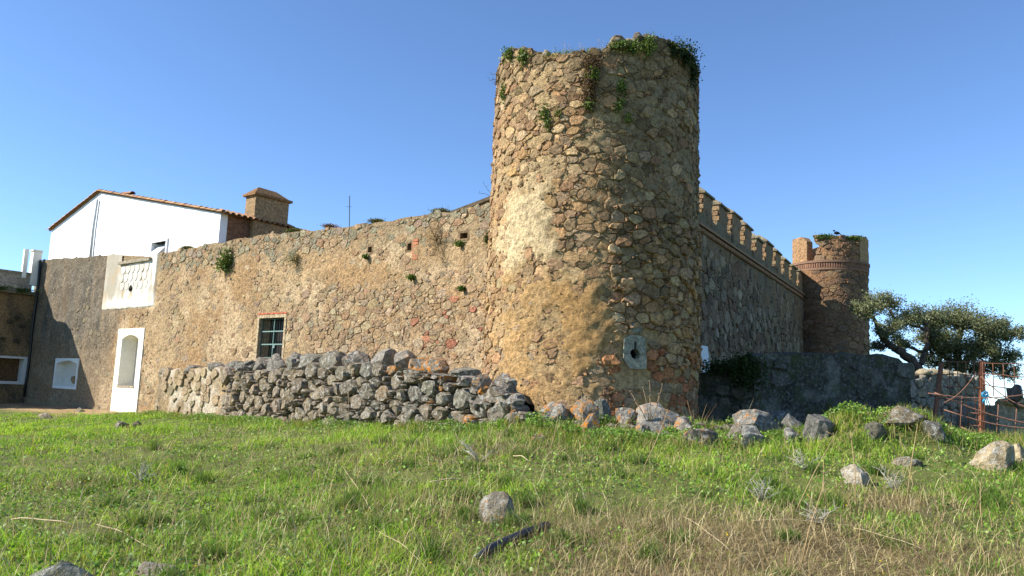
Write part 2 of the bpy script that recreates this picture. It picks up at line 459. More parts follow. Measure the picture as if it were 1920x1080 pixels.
def dirtmask(x, y):
    q = np.dot(np.stack([x, y], -1)-TC[:2], LN[:2])      # distance out from the left wall
    t = np.dot(np.stack([x, y], -1)-TC[:2], LU[:2])
    m = smooth(3.4, 2.0, q+1.6*(fbm(x*0.5, y*0.5, 21)-0.5))*smooth(19.0, 22.0, t)
    return m
def drymask(x, y):
    g = lambda px, py, rx, ry, a: (lambda c: a*np.exp(-((x-c[0])/rx)**2-((y-c[1])/ry)**2))(zhit(px, py, 0.2))
    m = g(1450, 1030, 1.9, 0.95, 1.0)+g(1700, 1050, 1.4, 0.8, 1.0)+g(1250, 1060, 0.9, 0.6, 0.7)+g(1680, 985, 0.7, 0.35, 0.8)
    m = m+g(860, 900, 2.0, 1.2, 0.26)+g(700, 960, 1.6, 1.0, 0.2)+g(120, 890, 0.5, 0.4, 0.4)+g(500, 1010, 1.2, 0.5, 0.2)+g(950, 1060, 0.8, 0.4, 0.35)
    return np.clip(m*(0.55+0.9*fbm(x*1.6, y*1.6, 33)), 0, 1)
def ax(lo, f0, f1, hi, step):
    a = np.arange(f0, f1, step); l = f0-np.cumsum(step*1.25**np.arange(1, 60)); l = l[l > lo]; r = f1+np.cumsum(step*1.25**np.arange(1, 60)); r = r[r < hi]
    return np.concatenate([[lo], l[::-1], a, r, [hi]])
gx = ax(-1500, -26, 24, 1500, 0.16); gy = ax(-1500, 3, 36, 2500, 0.16)
GX, GY = np.meshgrid(gx, gy, indexing='ij'); GZ = ground_z(GX, GY)
ii = np.arange(GX.size).reshape(GX.shape)
Q = np.stack([ii[:-1, :-1].ravel(), ii[1:, :-1].ravel(), ii[1:, 1:].ravel(), ii[:-1, 1:].ravel()], 1)
dm = dirtmask(GX, GY)[..., None]; ym = drymask(GX, GY)[..., None]; nz = fbm(GX*1.3, GY*1.3, 5)[..., None]
far = smooth(60, 120, np.hypot(GX, GY))[..., None]
gc = (np.array(S(98, 104, 50))*(0.7+0.6*nz))*(1-ym)+np.array(S(138, 122, 86))*ym
gc = gc*(1-dm)+np.array(S(165, 138, 100))*(0.8+0.4*nz)*dm
gc = gc*(1-far)+np.array(S(104, 112, 58))*far
ground = np_obj('ground', np.stack([GX, GY, GZ], -1).reshape(-1, 3), Q, 'soil', None, gc.reshape(-1, 3), True, origin=(0, 0, 0))
tag(ground, kind='structure')

# ------------------------------------------------------------ near round tower
PAL = [S(168, 140, 102), S(158, 128, 90), S(146, 118, 86), S(158, 142, 114), S(134, 106, 80), S(182, 160, 122), S(124, 104, 80), S(140, 128, 108), S(168, 134, 90), S(146, 110, 84), S(154, 134, 104), S(162, 132, 94)]
def pick(rng, pal=PAL, v=0.14):
    c = np.array(rng.choice(pal))*.5+np.array(rng.choice(pal))*.25+np.mean(pal, 0)*.25; return tuple(np.clip(c*(1+rng.uniform(-v, v))*(1+np.array([rng.uniform(-.04, .04) for _ in range(3)])), 0.01, 0.9))
tower = thing('round_tower', (TC[0], TC[1], 0.7), 'tall ruined round tower of ochre rubble stone with plants on its broken top', 'tower')
TMAP = cylmap(TC, TR, 0.006, 9.0)
rimpx = [(938, 120), (945, 104), (958, 92), (972, 88), (990, 95), (1030, 98), (1075, 96), (1110, 96), (1128, 88), (1150, 80), (1180, 72), (1210, 66), (1240, 70), (1262, 80), (1285, 92), (1300, 108)]
rim = [Thit(*p) for p in rimpx]
rim = [(a*TR, z) for a, z in rim]
zl = rim[0][1]; zr = rim[-1][1]
rim += [(-math.pi*TR, zl+0.15), (-1.7*TR, zl+0.1), (1.7*TR, zr), (math.pi*TR, zl+0.15)]
TTOP0 = interp(rim)
def TTOP(u): u = np.asarray(u, float); return TTOP0(u)+0.12*(vn(u*5, u*0, 3)-0.5)
def tz(px, py): a, z = Thit(px, py); return a*TR, z
# plaster patches that still cover the stones (centre, radii, amount)
TPLAS = [(tz(985, 425), (0.95, 0.95), 1.0), (tz(955, 500), (0.35, 0.5), 0.8), (tz(1085, 610), (0.78, 1.05), 1.0), (tz(975, 640), (0.7, 1.3), 0.75), (tz(1000, 560), (0.8, 0.5), 0.5),
         (tz(1040, 725), (0.75, 0.4), 0.5), (tz(1215, 780), (0.4, 0.35), 0.9), (tz(1210, 560), (0.5, 0.5), 0.25)]
def tplas(u, v):
    m = np.zeros(np.broadcast(u, v).shape)
    w = 0.9*(fbm(np.asarray(u)*1.4, np.asarray(v)*1.4, 11)-0.5)
    w3 = 1.3*(fbm(np.asarray(u)*4.5, np.asarray(v)*5, 12)-0.5)
    for (c, r, a) in TPLAS:
        d = np.hypot((u-c[0])/r[0], (v-c[1])/r[1])+w*1.5+w3
        m = np.maximum(m, a*smooth(1.25, 0.45, d))
    return m
LOOP = [tz(1186, 682), 0.44, 0.8]; blk = LOOP[0]; zsplit = tz(1186, 664)[1]
def lines(lo, hi, step, extra):
    return np.unique(np.round(np.concatenate([np.arange(lo, hi, step), extra]), 5))
def tmort(u, v):
    h = 0.004+0.05*tplas(u, v)+0.03*(fbm(np.asarray(u)*2.2, np.asarray(v)*2.2, 5)-0.5)+0.062*(fbm(np.asarray(u)*7, np.asarray(v)*7, 15)-0.5)
    (c, wx, wz) = LOOP
    return h
def tmcol(u, v):
    p = tplas(u, v)[..., None]; n = fbm(u*1.1, v*1.1, 41)[..., None]; n2 = fbm(u*0.6, v*0.35, 44)[..., None]
    pale = smooth(3.9, 4.5, v+0.5*(fbm(u, v, 3)-0.5))[..., None]*smooth(0.2, -0.5, u)[..., None]
    c = np.array(S(186, 158, 114))*(0.8+0.4*n)
    pl = np.array(S(196, 154, 98))*(1-pale)+np.array(S(226, 200, 154))*(.8+.35*fbm(u*3.5, v*3.5, 47)[..., None])*pale
    c = c*(1-p)+pl*(0.85+0.3*n)*p
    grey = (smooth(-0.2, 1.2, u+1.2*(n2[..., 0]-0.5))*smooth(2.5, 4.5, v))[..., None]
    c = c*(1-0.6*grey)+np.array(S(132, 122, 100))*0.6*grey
    return c
us = lines(-math.pi*TR, math.pi*TR+.01, .055, [blk[0]-.13, blk[0]+.13]); us = np.append(us[us < math.pi*TR-.03], math.pi*TR); vs2 = lines(0.3, 9.8, 0.055, [zsplit-.12, zsplit+.25])
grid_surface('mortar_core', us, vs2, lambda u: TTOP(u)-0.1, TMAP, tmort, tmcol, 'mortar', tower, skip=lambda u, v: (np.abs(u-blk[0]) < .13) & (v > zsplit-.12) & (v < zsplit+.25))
# ruined top filled with earth
mb = MB(); k = 48; ring0 = [TMAP(u, float(TTOP(u))-0.16, -0.12) for u in np.linspace(-math.pi*TR, math.pi*TR, k, endpoint=False)]
ring1 = [TMAP(u, 8.0, -1.2) for u in np.linspace(-math.pi*TR, math.pi*TR, k, endpoint=False)]
mb.add(ring0+ring1+[np.array([TC[0], TC[1], 8.05])], [(i, (i+1) % k, (i+1) % k+k, i+k) for i in range(k)]+[(k+i, k+(i+1) % k, 2*k) for i in range(k)], S(96, 84, 58))
mb.build('earth_fill', 'soil', tower, True)
TTOPF = fast1(TTOP, -math.pi*TR, math.pi*TR)
def tkeep(u, v):
    if abs(u-blk[0]) < 0.36 and -0.46 < v-blk[1] < 0.62: return False
    return v < float(TTOPF(u))-0.02
ST = masonry(7, -1.55*TR, 1.6*TR, 0.6, 9.6, 0.024, 0.135, 1.4, 76000, tkeep, joint=0.002, power=7.5, cut=(.02, .14), fit=.72, warp=.06)
TM = memo(tmort, ST)
def th(u, v, rng):
    m = TM[(u, v)]; h = rng.uniform(0.0, 0.046)
    if u > 0.4 and 2.2 < v < 5.4: h += rng.uniform(0, 0.07)
    if m > h+0.014: return None
    return max(h, 0.003)
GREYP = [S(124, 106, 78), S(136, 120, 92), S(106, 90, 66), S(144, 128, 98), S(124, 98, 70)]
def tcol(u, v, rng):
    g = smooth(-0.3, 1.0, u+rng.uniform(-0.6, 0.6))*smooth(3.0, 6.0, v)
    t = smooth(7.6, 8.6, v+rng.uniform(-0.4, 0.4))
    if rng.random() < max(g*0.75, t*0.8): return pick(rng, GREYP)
    if v < 2.6 and u > 0.1 and rng.random() < 0.35: return pick(rng, [S(158, 104, 72), S(148, 94, 66), S(166, 122, 84)])
    if v < 1.6 and rng.random() < 0.12: return pick(rng)+(0.55,)
    return pick(rng)
def tcol2(u, v, rng):
    c = tcol(u, v, rng); k = rng.uniform(1.0, 1.62); c = (c[0]*1.02, c[1]*.97, c[2]*.9)+tuple(c[3:]); return tuple(min(.75, q*k) for q in c[:3])+tuple(c[3:])
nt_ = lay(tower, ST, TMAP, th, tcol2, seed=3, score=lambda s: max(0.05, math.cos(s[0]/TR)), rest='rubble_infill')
# pale granite blocks with a keyhole loophole
def keyhole_block(name, c, w, z0, z1, upper, colr, seed):
    """block with half of a keyhole cut out: columns of quads from the cut edge to the outer edge, with side walls"""
    rg_ = random.Random(seed); rr = 0.10; xs = sorted(set([-w, -rr-.001, rr+.001, w]+[rr*math.sin(a) for a in np.linspace(-1.5, 1.5, 9)]+[-.024, -.0235, .0235, .024]))
    def arc(x):
        d = math.sqrt(max(0, rr*rr-x*x)) if abs(x) < rr else 0.0
        if upper: return z0+(rr+.13 if abs(x) < .0238 else d)
        return z1-d
    def far_(x):
        q = abs(x)/w; e = .05*max(0, q-.75)/.25*(1 if x > 0 else 1.6)
        return (z1-e) if upper else (z0+e*(2.2 if x < 0 else .3))
    V = []; F = []
    for x in xs:
        for hh in (.075, -.2): V += [TMAP(c+x, arc(x), hh), TMAP(c+x, far_(x), hh)]
    for i in range(len(xs)-1):
        k, m = 4*i, 4*(i+1)
        q = (k, m, m+1, k+1) if upper else (k+1, m+1, m, k)
        F += [q, (k+2, m+2, m, k), (k+1, m+1, m+3, k+3)]
    m = 4*(len(xs)-1); F += [(0, 1, 3, 2), (m+1, m, m+2, m+3)]
    return mesh_obj(name, V, F, 'masonry', tower, colr)
keyhole_block('loophole_block', blk[0], 0.225, zsplit+0.004, tz(1186, 629)[1], True, S(160, 158, 138), 1)
keyhole_block('loophole_sill', blk[0]+0.01, 0.235, tz(1186, 692)[1], zsplit-0.004, False, S(176, 170, 148), 2)
mb = MB().box(TMAP(blk[0]-0.17, zsplit-0.14, -0.02)-0.2*TCAM, 0.34*TRI, np.array([0, 0, 0.4]), -0.02*TCAM, S(20, 18, 16)); mb.build('loophole_shade_backing', 'dark', tower)  # near-black sheet, shade inside the loophole put into its colour
V, F = stone_geo((blk[0]+0.05, tz(1190, 614)[1], 0.12, [(0.17*math.cos(a)*random.Random(i).uniform(.85, 1.1), 0.14*math.sin(a)) for i, a in enumerate(np.linspace(0, 6.28, 9, endpoint=False))]), 0.05, TMAP, random.Random(4))
mesh_obj('stone', V, F, 'masonry', tower, S(150, 150, 134), True)
# loose crest stones on the rim
rng = random.Random(12)
for px in (950, 962, 978, 996, 1012, 1140, 1152, 1166, 1180, 1196, 1212, 1228, 1244, 1260, 1274, 1286, 1296):
    a, z = Thit(px, 300); u = a*TR; V, F = rock_geo(px, rng.uniform(.24, .42), rng.uniform(.24, .4), rng.uniform(.14, .26), 2, 0.2)
    p = TMAP(u, float(TTOP(u))-0.14, -rng.uniform(0.1, 0.22)); mesh_obj('crest_stone', V+p, F, 'lichen_rock', tower, pick(rng, GREYP, 0.2), True)

# ------------------------------------------------------------ left curtain wall
tA, _ = Lhit(80, 480); LEND = tA+0.6
Ltop_px = [(925, 378), (880, 386), (840, 394), (800, 401), (750, 408), (700, 414), (650, 421), (600, 427), (570, 431), (540, 434), (500, 438), (470, 442), (440, 447), (400, 455), (350, 464), (300, 473), (290, 478), (250, 477), (205, 476), (150, 481), (92, 485)]
lt = [Lhit(*p) for p in Ltop_px]
LTOP0 = interp([(-2, lt[0][1])]+lt+[(LEND+2, lt[-1][1])])
def LTOP(u): u = np.asarray(u, float); return LTOP0(u)+0.09*(vn(u*3.1, u*0, 77)-0.5)
lwall = thing('curtain_wall', (LMAP(12, 0.3, -0.5)), 'long sunlit curtain wall of tan plastered rubble left of the round tower', 'wall')
OPEN = []
wl, wz1 = Lhit(488, 597); wr, _ = Lhit(535, 596); _, wz0 = Lhit(484, 672); WIN = (min(wl, wr), max(wl, wr), wz0, wz1); OPEN.append(WIN)
dl, dz1 = Lhit(232, 634); dr, _ = Lhit(263, 634); _, dz0 = Lhit(242, 724); DOOR = (min(dl, dr), max(dl, dr), dz0, dz1+0.12); OPEN.append(DOOR)
nl, nz1 = Lhit(108, 680); nr, _ = Lhit(147, 680); _, nz0 = Lhit(126, 724); NICHE = (min(nl, nr), max(nl, nr), nz0, nz1+0.1); OPEN.append(NICHE)
SM = []
for (px, py, w, h) in ((694, 468, 0.17, 0.17), (768, 463, 0.16, 0.2), (870, 442, 0.26, 0.15)):
    t, z = Lhit(px, py); SM.append((t-w/2, t+w/2, z-h/2, z+h/2)); OPEN.append(SM[-1])
pa, pz1 = Lhit(203, 474); pb, _ = Lhit(300, 474); _, pz0 = Lhit(245, 579); PANEL = (min(pa, pb), max(pa, pb), pz0, LTOP0(pa)-0.02)
def inrect(u, v, r, m=0.0): return (u > r[0]-m) & (u < r[1]+m) & (v > r[2]-m) & (v < r[3]+m)
EXPO = [(Lhit(720, 600), (4.6, 1.25), 1.0), (Lhit(850, 620), (2.2, 1.2), 0.8), (Lhit(600, 570), (2.5, 0.9), 0.7), (Lhit(880, 530), (1.4, 0.5), 0.8), (Lhit(800, 520), (1.5, 0.5), 0.55), (Lhit(520, 520), (2.0, 0.4), 0.35),
        (Lhit(690, 520), (1.4, 0.4), 0.4), (Lhit(420, 500), (2.2, 0.4), 0.3), (Lhit(400, 640), (1.2, 0.5), 0.3)]
def lplas(u, v):
    u = np.asarray(u, float); v = np.asarray(v, float)
    w = fbm(u*0.75, v*0.95, 61)-0.5; w2 = fbm(u*2.4, v*2.4, 64)-0.5
    e = np.zeros(np.broadcast(u, v).shape)
    for (c, r, a) in EXPO: e = np.maximum(e, a*smooth(1.3, 0.6, np.hypot((u-c[0])/r[0], (v-c[1])/r[1])+0.9*w))
    cr = smooth(1.15, 0.45, LTOP0(u)-v+1.0*w)*smooth(23.5, 20.5, u); e = np.maximum(e, cr*0.95)
    e = np.maximum(e, 0.42+1.0*w+0.7*w2)
    e = np.where(u > 22, e*0.8, e)
    return np.clip(1-e, 0, 1)
def lmort(u, v):
    h = -0.002+0.045*lplas(u, v)+0.05*(fbm(u*1.2, v*1.2, 65)-0.5)+0.055*(fbm(u*6, v*6, 66)-0.5)
    for r in OPEN:
        g = 0.15; e = smooth(g, 0, np.maximum(np.maximum(r[0]-u, u-r[1]), np.maximum(r[2]-v, v-r[3]))); h = h*(1-e)+0.0*e
    e = inrect(u, v, PANEL, 0.0); h = np.where(e, np.minimum(h, 0.0), h)
    return h
def lmcol(u, v):
    p = lplas(u, v)[..., None]; n = fbm(u*1.3, v*1.3, 71)[..., None]; n2 = fbm(u*0.35, v*0.5, 72)[..., None]; n3 = fbm(u*2.6, v*0.5, 73)[..., None]
    c = np.array(S(182, 156, 118))*(0.78+0.44*n)*(1-p)+np.array(S(190, 160, 118))*(0.75+0.5*n)*p
    oc = smooth(0.5, 0.7, n2); c = c*(1-0.5*oc)+np.array(S(176, 134, 86))*0.5*oc
    pale = smooth(0.56, 0.7, fbm(u*0.9, v*1.1, 75))[..., None]; c = c*(1-0.5*pale)+np.array(S(222, 196, 156))*0.5*pale
    # weather-darkened plaster near the house and streaks under the crest
    g = (smooth(21.5, 24.0, u+2.2*(fbm(u*.8, v*.8, 79)-0.5))*(0.55+0.45*smooth(1.0, 4.0, v)))[..., None]*(0.5+0.75*n3)
    g = np.clip(g, 0, 1); c = c*(1-g)+np.array(S(112, 104, 90))*(0.4+1.2*fbm(u*3.5, v*3.5, 78)[..., None])*g
    st = (smooth(1.3, 0.0, LTOP0(u)-v+0.6*(n3[..., 0]-0.5)))[..., None]*0.5; c = c*(1-st)+np.array(S(134, 120, 92))*st
    return c
us = lines(0.5, LEND, 0.075, [r[k] for r in OPEN for k in (0, 1)]); vsl = lines(-0.6, 8.0, 0.07, [r[k] for r in OPEN for k in (2, 3)])
grid_surface('plaster', us, vsl, lambda u: LTOP(u)-0.05, LMAP, lmort, lmcol, 'mortar', lwall, skip=lambda u, v: inrect(u, v, WIN)|inrect(u, v, DOOR)|inrect(u, v, NICHE)|inrect(u, v, SM[0])|inrect(u, v, SM[1])|inrect(u, v, SM[2]), flip=True, cap=0.9)
LTOPF = fast1(LTOP, -2, LEND+2)
def lkeep(u, v):
    for r in OPEN:
        if inrect(u, v, r, 0.16): return False
    if inrect(u, v, PANEL, 0.1): return False
    if u > 21 and False: return False
    return v < float(LTOPF(u))-0.07 and u > 0.8
SL = masonry(17, 1.0, LEND-0.3, 0.2, 7.2, 0.034, 0.14, 1.45, 70000, lkeep, joint=0.003, power=6, cut=(.02, .16))
LPAL = [S(180, 154, 114), S(168, 140, 104), S(190, 164, 124), S(160, 128, 92), S(174, 146, 110), S(154, 136, 110), S(198, 176, 140), S(166, 128, 96), S(146, 134, 114)]
LM = memo(lmort, SL)
def lh(u, v, rng):
    m = LM[(u, v)]; h = rng.uniform(-0.004, 0.034)
    if m > h+0.012 or (u > 21.5 and rng.random() < .7): return None
    return max(h, 0.003)
def lcol(u, v, rng):
    if u > 21.5: return pick(rng, [S(140, 126, 100), S(120, 106, 84), S(160, 146, 118)], .12)
    d = math.hypot((u-Lhit0[0])/1.6, (v-Lhit0[1])/1.0)
    if d < 1 and rng.random() < 0.1: return pick(rng, [S(176, 118, 90), S(168, 108, 82), S(186, 134, 100)])
    if LTOP0(u)-v < 0.9 and rng.random() < 0.4: return pick(rng, [S(150, 140, 114), S(170, 158, 130), S(128, 118, 94)])
    return pick(rng, LPAL, 0.1)
Lhit0 = Lhit(850, 630)
nl_ = lay(lwall, SL, LMAP, lh, lcol, seed=5, score=lambda s: 1.0/(18+0.63*s[0])*18, rest='rubble_infill', flip=True)
# -- barred window
def Lbox(mb, u0, u1, v0, v1, h0, h1, c): return mb.box(LMAP(u0, v0, h0), LU*(u1-u0), Z*(v1-v0), LN*(h1-h0), c)
win = link(bpy.data.objects.new('barred_window', None), lwall, LMAP((WIN[0]+WIN[1])/2, WIN[2], 0))
mb = MB(); rc = S(206, 184, 146); D = -0.42
Lbox(mb, WIN[0]-0.10, WIN[0], WIN[2]-0.1, WIN[3]+0.1, D, 0.035, rc); Lbox(mb, WIN[1], WIN[1]+0.10, WIN[2]-0.1, WIN[3]+0.1, D, 0.035, rc)
Lbox(mb, WIN[0], WIN[1], WIN[3], WIN[3]+0.1, D, 0.033, rc); Lbox(mb, WIN[0], WIN[1], WIN[2]-0.1, WIN[2], D, 0.033, rc); mb.build('reveal', 'mortar', win)
mb = MB(); Lbox(mb, WIN[0], WIN[1], WIN[2], WIN[3], D-0.02, D+0.01, S(36, 30, 26)); mb.build('shutter', 'painted', win)
gcol = S(70, 92, 84)
def Ltube(mb, u0, v0, u1, v1, h, r, c=gcol): return mb.tube([LMAP(u0, v0, h), LMAP(u1, v1, h)], r, 6, c)
mb = MB()
for (a, b, c_, d_) in ((WIN[0]+.03, WIN[2]+.03, WIN[1]-.03, WIN[2]+.03), (WIN[0]+.03, WIN[3]-.03, WIN[1]-.03, WIN[3]-.03), (WIN[0]+.03, WIN[2]+.03, WIN[0]+.03, WIN[3]-.03), (WIN[1]-.03, WIN[2]+.03, WIN[1]-.03, WIN[3]-.03)): Ltube(mb, a, b, c_, d_, -0.10, 0.02)
mb.build('grille_frame', 'painted', win)
for i in range(1, 10):
    u = WIN[0]+(WIN[1]-WIN[0])*i/10; mb = MB(); r = 0.026 if i == 5 else 0.009
    Ltube(mb, u, WIN[2]+.04, u, WIN[3]-.04, -0.10, r, S(104, 132, 122) if i == 5 else S(44, 58, 52)); mb.build('bar', 'painted', win)
for q in (0.35, 0.67):
    v = WIN[2]+(WIN[3]-WIN[2])*q; mb = MB(); Lbox(mb, WIN[0]+.04, WIN[1]-.04, v-.018, v+.018, -0.085, -0.065, S(120, 146, 136)); mb.build('crossbar', 'painted', win)
mb = MB(); Lbox(mb, (WIN[0]+WIN[1])/2-0.14, (WIN[0]+WIN[1])/2-0.05, WIN[2]+.34, WIN[2]+.44, -0.07, -0.055, S(120, 140, 132)); mb.build('lock', 'painted', win)
rng = random.Random(3)
for i in range(9):
    u = WIN[0]-0.1+(WIN[1]-WIN[0]+0.2)*i/9; mb = MB(); Lbox(mb, u+.01, u+(WIN[1]-WIN[0]+.2)/9-.012, WIN[3]+.115, WIN[3]+.165, -0.05, 0.03+rng.uniform(0, .012), pick(rng, [S(176, 92, 66), S(190, 110, 80)])); mb.build('brick', 'brickwork', lwall)
# -- beam holes
for r in SM:
    mb = MB()
    Lbox(mb, r[0]-.02, r[1]+.02, r[2]-.02, r[3]+.02, -0.5, -0.35, S(30, 25, 20)); Lbox(mb, r[0]-.06, r[0], r[2]-.06, r[3]+.06, -0.4, 0.012, S(150, 124, 92)); Lbox(mb, r[1], r[1]+.06, r[2]-.06, r[3]+.06, -0.4, 0.012, S(150, 124, 92))
    Lbox(mb, r[0], r[1], r[3], r[3]+.06, -0.4, 0.01, S(140, 118, 90)); Lbox(mb, r[0], r[1], r[2]-.06, r[2], -0.4, 0.01, S(150, 124, 92)); mb.build('beam_hole', 'mortar', lwall)
for i in range(7):
    r = SM[1]; mb = MB(); v = r[2]-0.28+0.085*i; w = rng.uniform(.16, .26); u = r[0]-w-.07+rng.uniform(-.04, .02) 
    Lbox(mb, u, u+w, v, v+.06, -0.05, 0.04, pick(rng, [S(168, 96, 70), S(180, 116, 84)])); mb.build('brick', 'brickwork', lwall)
# -- whitewashed arched opening on the wall
def arch_plate(parent, name, r, mu, top, bot, h0, h1, c, mat='whitewash', rise=0.16):
    """frame plate round opening r with a segmental arch, extruded along the wall normal"""
    u0, u1, v0, v1 = r; um = (u0+u1)/2; hw = (u1-u0)/2; n = 9
    arch = [(u0+(u1-u0)*i/n, v1-rise+rise*(1-((u0+(u1-u0)*i/n-um)/hw)**2)) for i in range(n+1)]
    mb = MB()
    def quad_col(poly):
        mb.prism([LMAP(p[0], p[1], h0) for p in poly], LN*(h1-h0), c)
    quad_col([(u0-mu, bot), (u0, bot), (u0, arch[0][1]), (u0, top), (u0-mu, top)]); quad_col([(u1, bot), (u1+mu, bot), (u1+mu, top), (u1, top), (u1, arch[-1][1])])
    if bot < v0: quad_col([(u0, bot), (u1, bot), (u1, v0), (u0, v0)])
    for i in range(n): quad_col([arch[i], arch[i+1], (arch[i+1][0], top), (arch[i][0], top)])
    return mb.build(name, mat, parent)
door = link(bpy.data.objects.new('arched_doorway', None), lwall, LMAP((DOOR[0]+DOOR[1])/2, 0.1, 0)); tag(door, 'whitewashed arched doorway above a white apron')
fz1 = Lhit(252, 616)[1]; WH = S(236, 232, 218)
fl = Lhit(270, 690)[0]; fr = Lhit(221, 690)[0]
arch_plate(door, 'frame', DOOR, 0.38, fz1, -0.2, -0.55, 0.06, WH)
mb = MB(); Lbox(mb, DOOR[0]-.05, DOOR[1]+.05, DOOR[2]-.05, DOOR[3]+.1, -0.66, -0.56, S(214, 208, 194)); mb.build('door_leaf', 'whitewash', door)
mb = MB(); Lbox(mb, DOOR[0]+.01, DOOR[0]+.26, DOOR[2]+.01, DOOR[2]+(DOOR[3]-DOOR[2])*.76, -0.555, -0.545, S(38, 34, 32)); mb.build('gap_shade_strip', 'dark', door)  # dark strip laid on the leaf, coloured as shade in the ajar gap
mb = MB(); Lbox(mb, DOOR[0]-.02, DOOR[1]+.02, DOOR[2]-.06, DOOR[2]+.012, -0.5, 0.085, S(196, 178, 148)); mb.build('sill', 'mortar', door)
for q in (.3, .55): 
    mb = MB(); Lbox(mb, DOOR[0]+.24, DOOR[0]+.32, DOOR[2]+(DOOR[3]-DOOR[2])*q, DOOR[2]+(DOOR[3]-DOOR[2])*q+.05, -0.545, -0.52, S(60, 56, 52)); mb.build('hinge', 'dark', door)
ni = link(bpy.data.objects.new('blind_niche', None), lwall, LMAP((NICHE[0]+NICHE[1])/2, NICHE[2], 0)); tag(ni, 'shallow arched niche with thin whitewashed frame')
arch_plate(ni, 'frame', NICHE, 0.14, NICHE[3]+0.1, NICHE[2]-0.12, -0.3, 0.05, S(226, 224, 216))
mb = MB(); Lbox(mb, NICHE[0]-.05, NICHE[1]+.05, NICHE[2]-.05, NICHE[3]+.05, -0.36, -0.28, S(206, 200, 186)); mb.build('back', 'whitewash', ni)
V, F = stone_geo(((NICHE[0]+NICHE[1])/2-.15, NICHE[2]+.28, .2, [(.34*math.cos(a)*(1+.3*math.sin(3*a)), .22*math.sin(a)*(1+.2*math.cos(2*a))) for a in np.linspace(0, 6.28, 9, endpoint=False)]), 0.012, lambda u, v, h: LMAP(u, v, h-0.282), random.Random(1)); mesh_obj('bare_patch', V, [f[::-1] for f in F], 'mortar', ni, S(168, 140, 100), True)
# -- whitewashed panel with ledge and scalloped tiles
pn = link(bpy.data.objects.new('whitewashed_panel', None), lwall, LMAP((PANEL[0]+PANEL[1])/2, PANEL[2], 0)); tag(pn, 'streaked whitewashed plaster panel with ledge and scalloped relief')
us = np.linspace(PANEL[0], PANEL[1], 60); vsp = np.linspace(PANEL[2], PANEL[3]+.4, 70)
def pcol(u, v):
    q = (u-PANEL[0])/(PANEL[1]-PANEL[0]); n = fbm(u*5, v*0.7, 91)[..., None]; n2 = fbm(u*3, v*3, 92)[..., None]
    g = np.clip((smooth(0.4, 0.7, q)[..., None]*0.9+0.7*smooth(.45, .62, n))*(0.5+n)*smooth(PANEL[2]+.1, PANEL[2]+.9, v)[..., None], 0, 0.85)
    c = np.array(S(226, 222, 210))*(1-g)+np.array(S(150, 140, 118))*g
    b = smooth(0.52, 0.66, n2)*0.5; return c*(1-b)+np.array(S(176, 152, 116))*b
PTOP = lambda u: LTOP(u)-0.02
def ph(u, v):
    e = np.minimum(np.minimum(u-PANEL[0], PANEL[1]-u), v-PANEL[2])
    return 0.05+0.015*(fbm(u*3, v*3, 93)-0.5)-0.07*smooth(0.08, 0, e+0.12*(fbm(u*4, v*4, 94)-0.4))
lr = Lhit(230, 495); lr2 = Lhit(284, 490); REC = (lr2[0], lr[0], lr[1]-.02, PANEL[3]+1)
grid_surface('plaster', us, vsp, PTOP, LMAP, ph, pcol, 'whitewash', pn, flip=True, skip=lambda u, v: inrect(u, v, REC))
mb = MB(); Lbox(mb, REC[0]-.1, REC[1]+.08, REC[2]-.03, REC[2]+.09, -0.3, 0.16, S(178, 166, 140)); mb.build('ledge', 'mortar', pn)
mb = MB(); mb.add([LMAP(REC[0]-.05, REC[2]+.09, 0.0), LMAP(REC[1]+.05, REC[2]+.09, 0.0), LMAP(REC[1]+.05, REC[2]+.95, -0.75), LMAP(REC[0]-.05, REC[2]+.95, -0.75), LMAP(REC[0]-.05, REC[2]-.3, -0.8), LMAP(REC[1]+.05, REC[2]-.3, -0.8)], [(0, 1, 2, 3), (3, 2, 5, 4), (0, 3, 4), (1, 5, 2), (0, 4, 5, 1)], S(214, 214, 212)); mb.build('sloping_recess', 'whitewash', pn)
for row in range(3):
    for k in range(6):
        w = (REC[1]-REC[0]-.1)/6; u0 = REC[0]+.02+w*(k+.5*(row % 2)*.6); z0 = REC[2]-.12-row*.34
        poly = [(u0+.02, z0), (u0+w-.02, z0), (u0+w-.02, z0-.17), (u0+w*.8, z0-.27), (u0+w*.5, z0-.32), (u0+w*.2, z0-.27), (u0+.02, z0-.17)]
        mb = MB(); mb.prism([LMAP(a, b, 0.03) for a, b in poly], LN*(0.045-0.006*row), tuple(np.array(S(206, 200, 186))*rng.uniform(.8, 1.05))); mb.build('scallop', 'whitewash', pn)
t, z = Lhit(249, 541); V, F = rock_geo(5, .34, .2, .26, 2, .3); mesh_obj('hole_shade_lump', V+LMAP(t, z-.12, 0.0), F, 'dark', pn, S(44, 42, 34), True)  # solid lump, its dark colour stands in for shade inside a hole

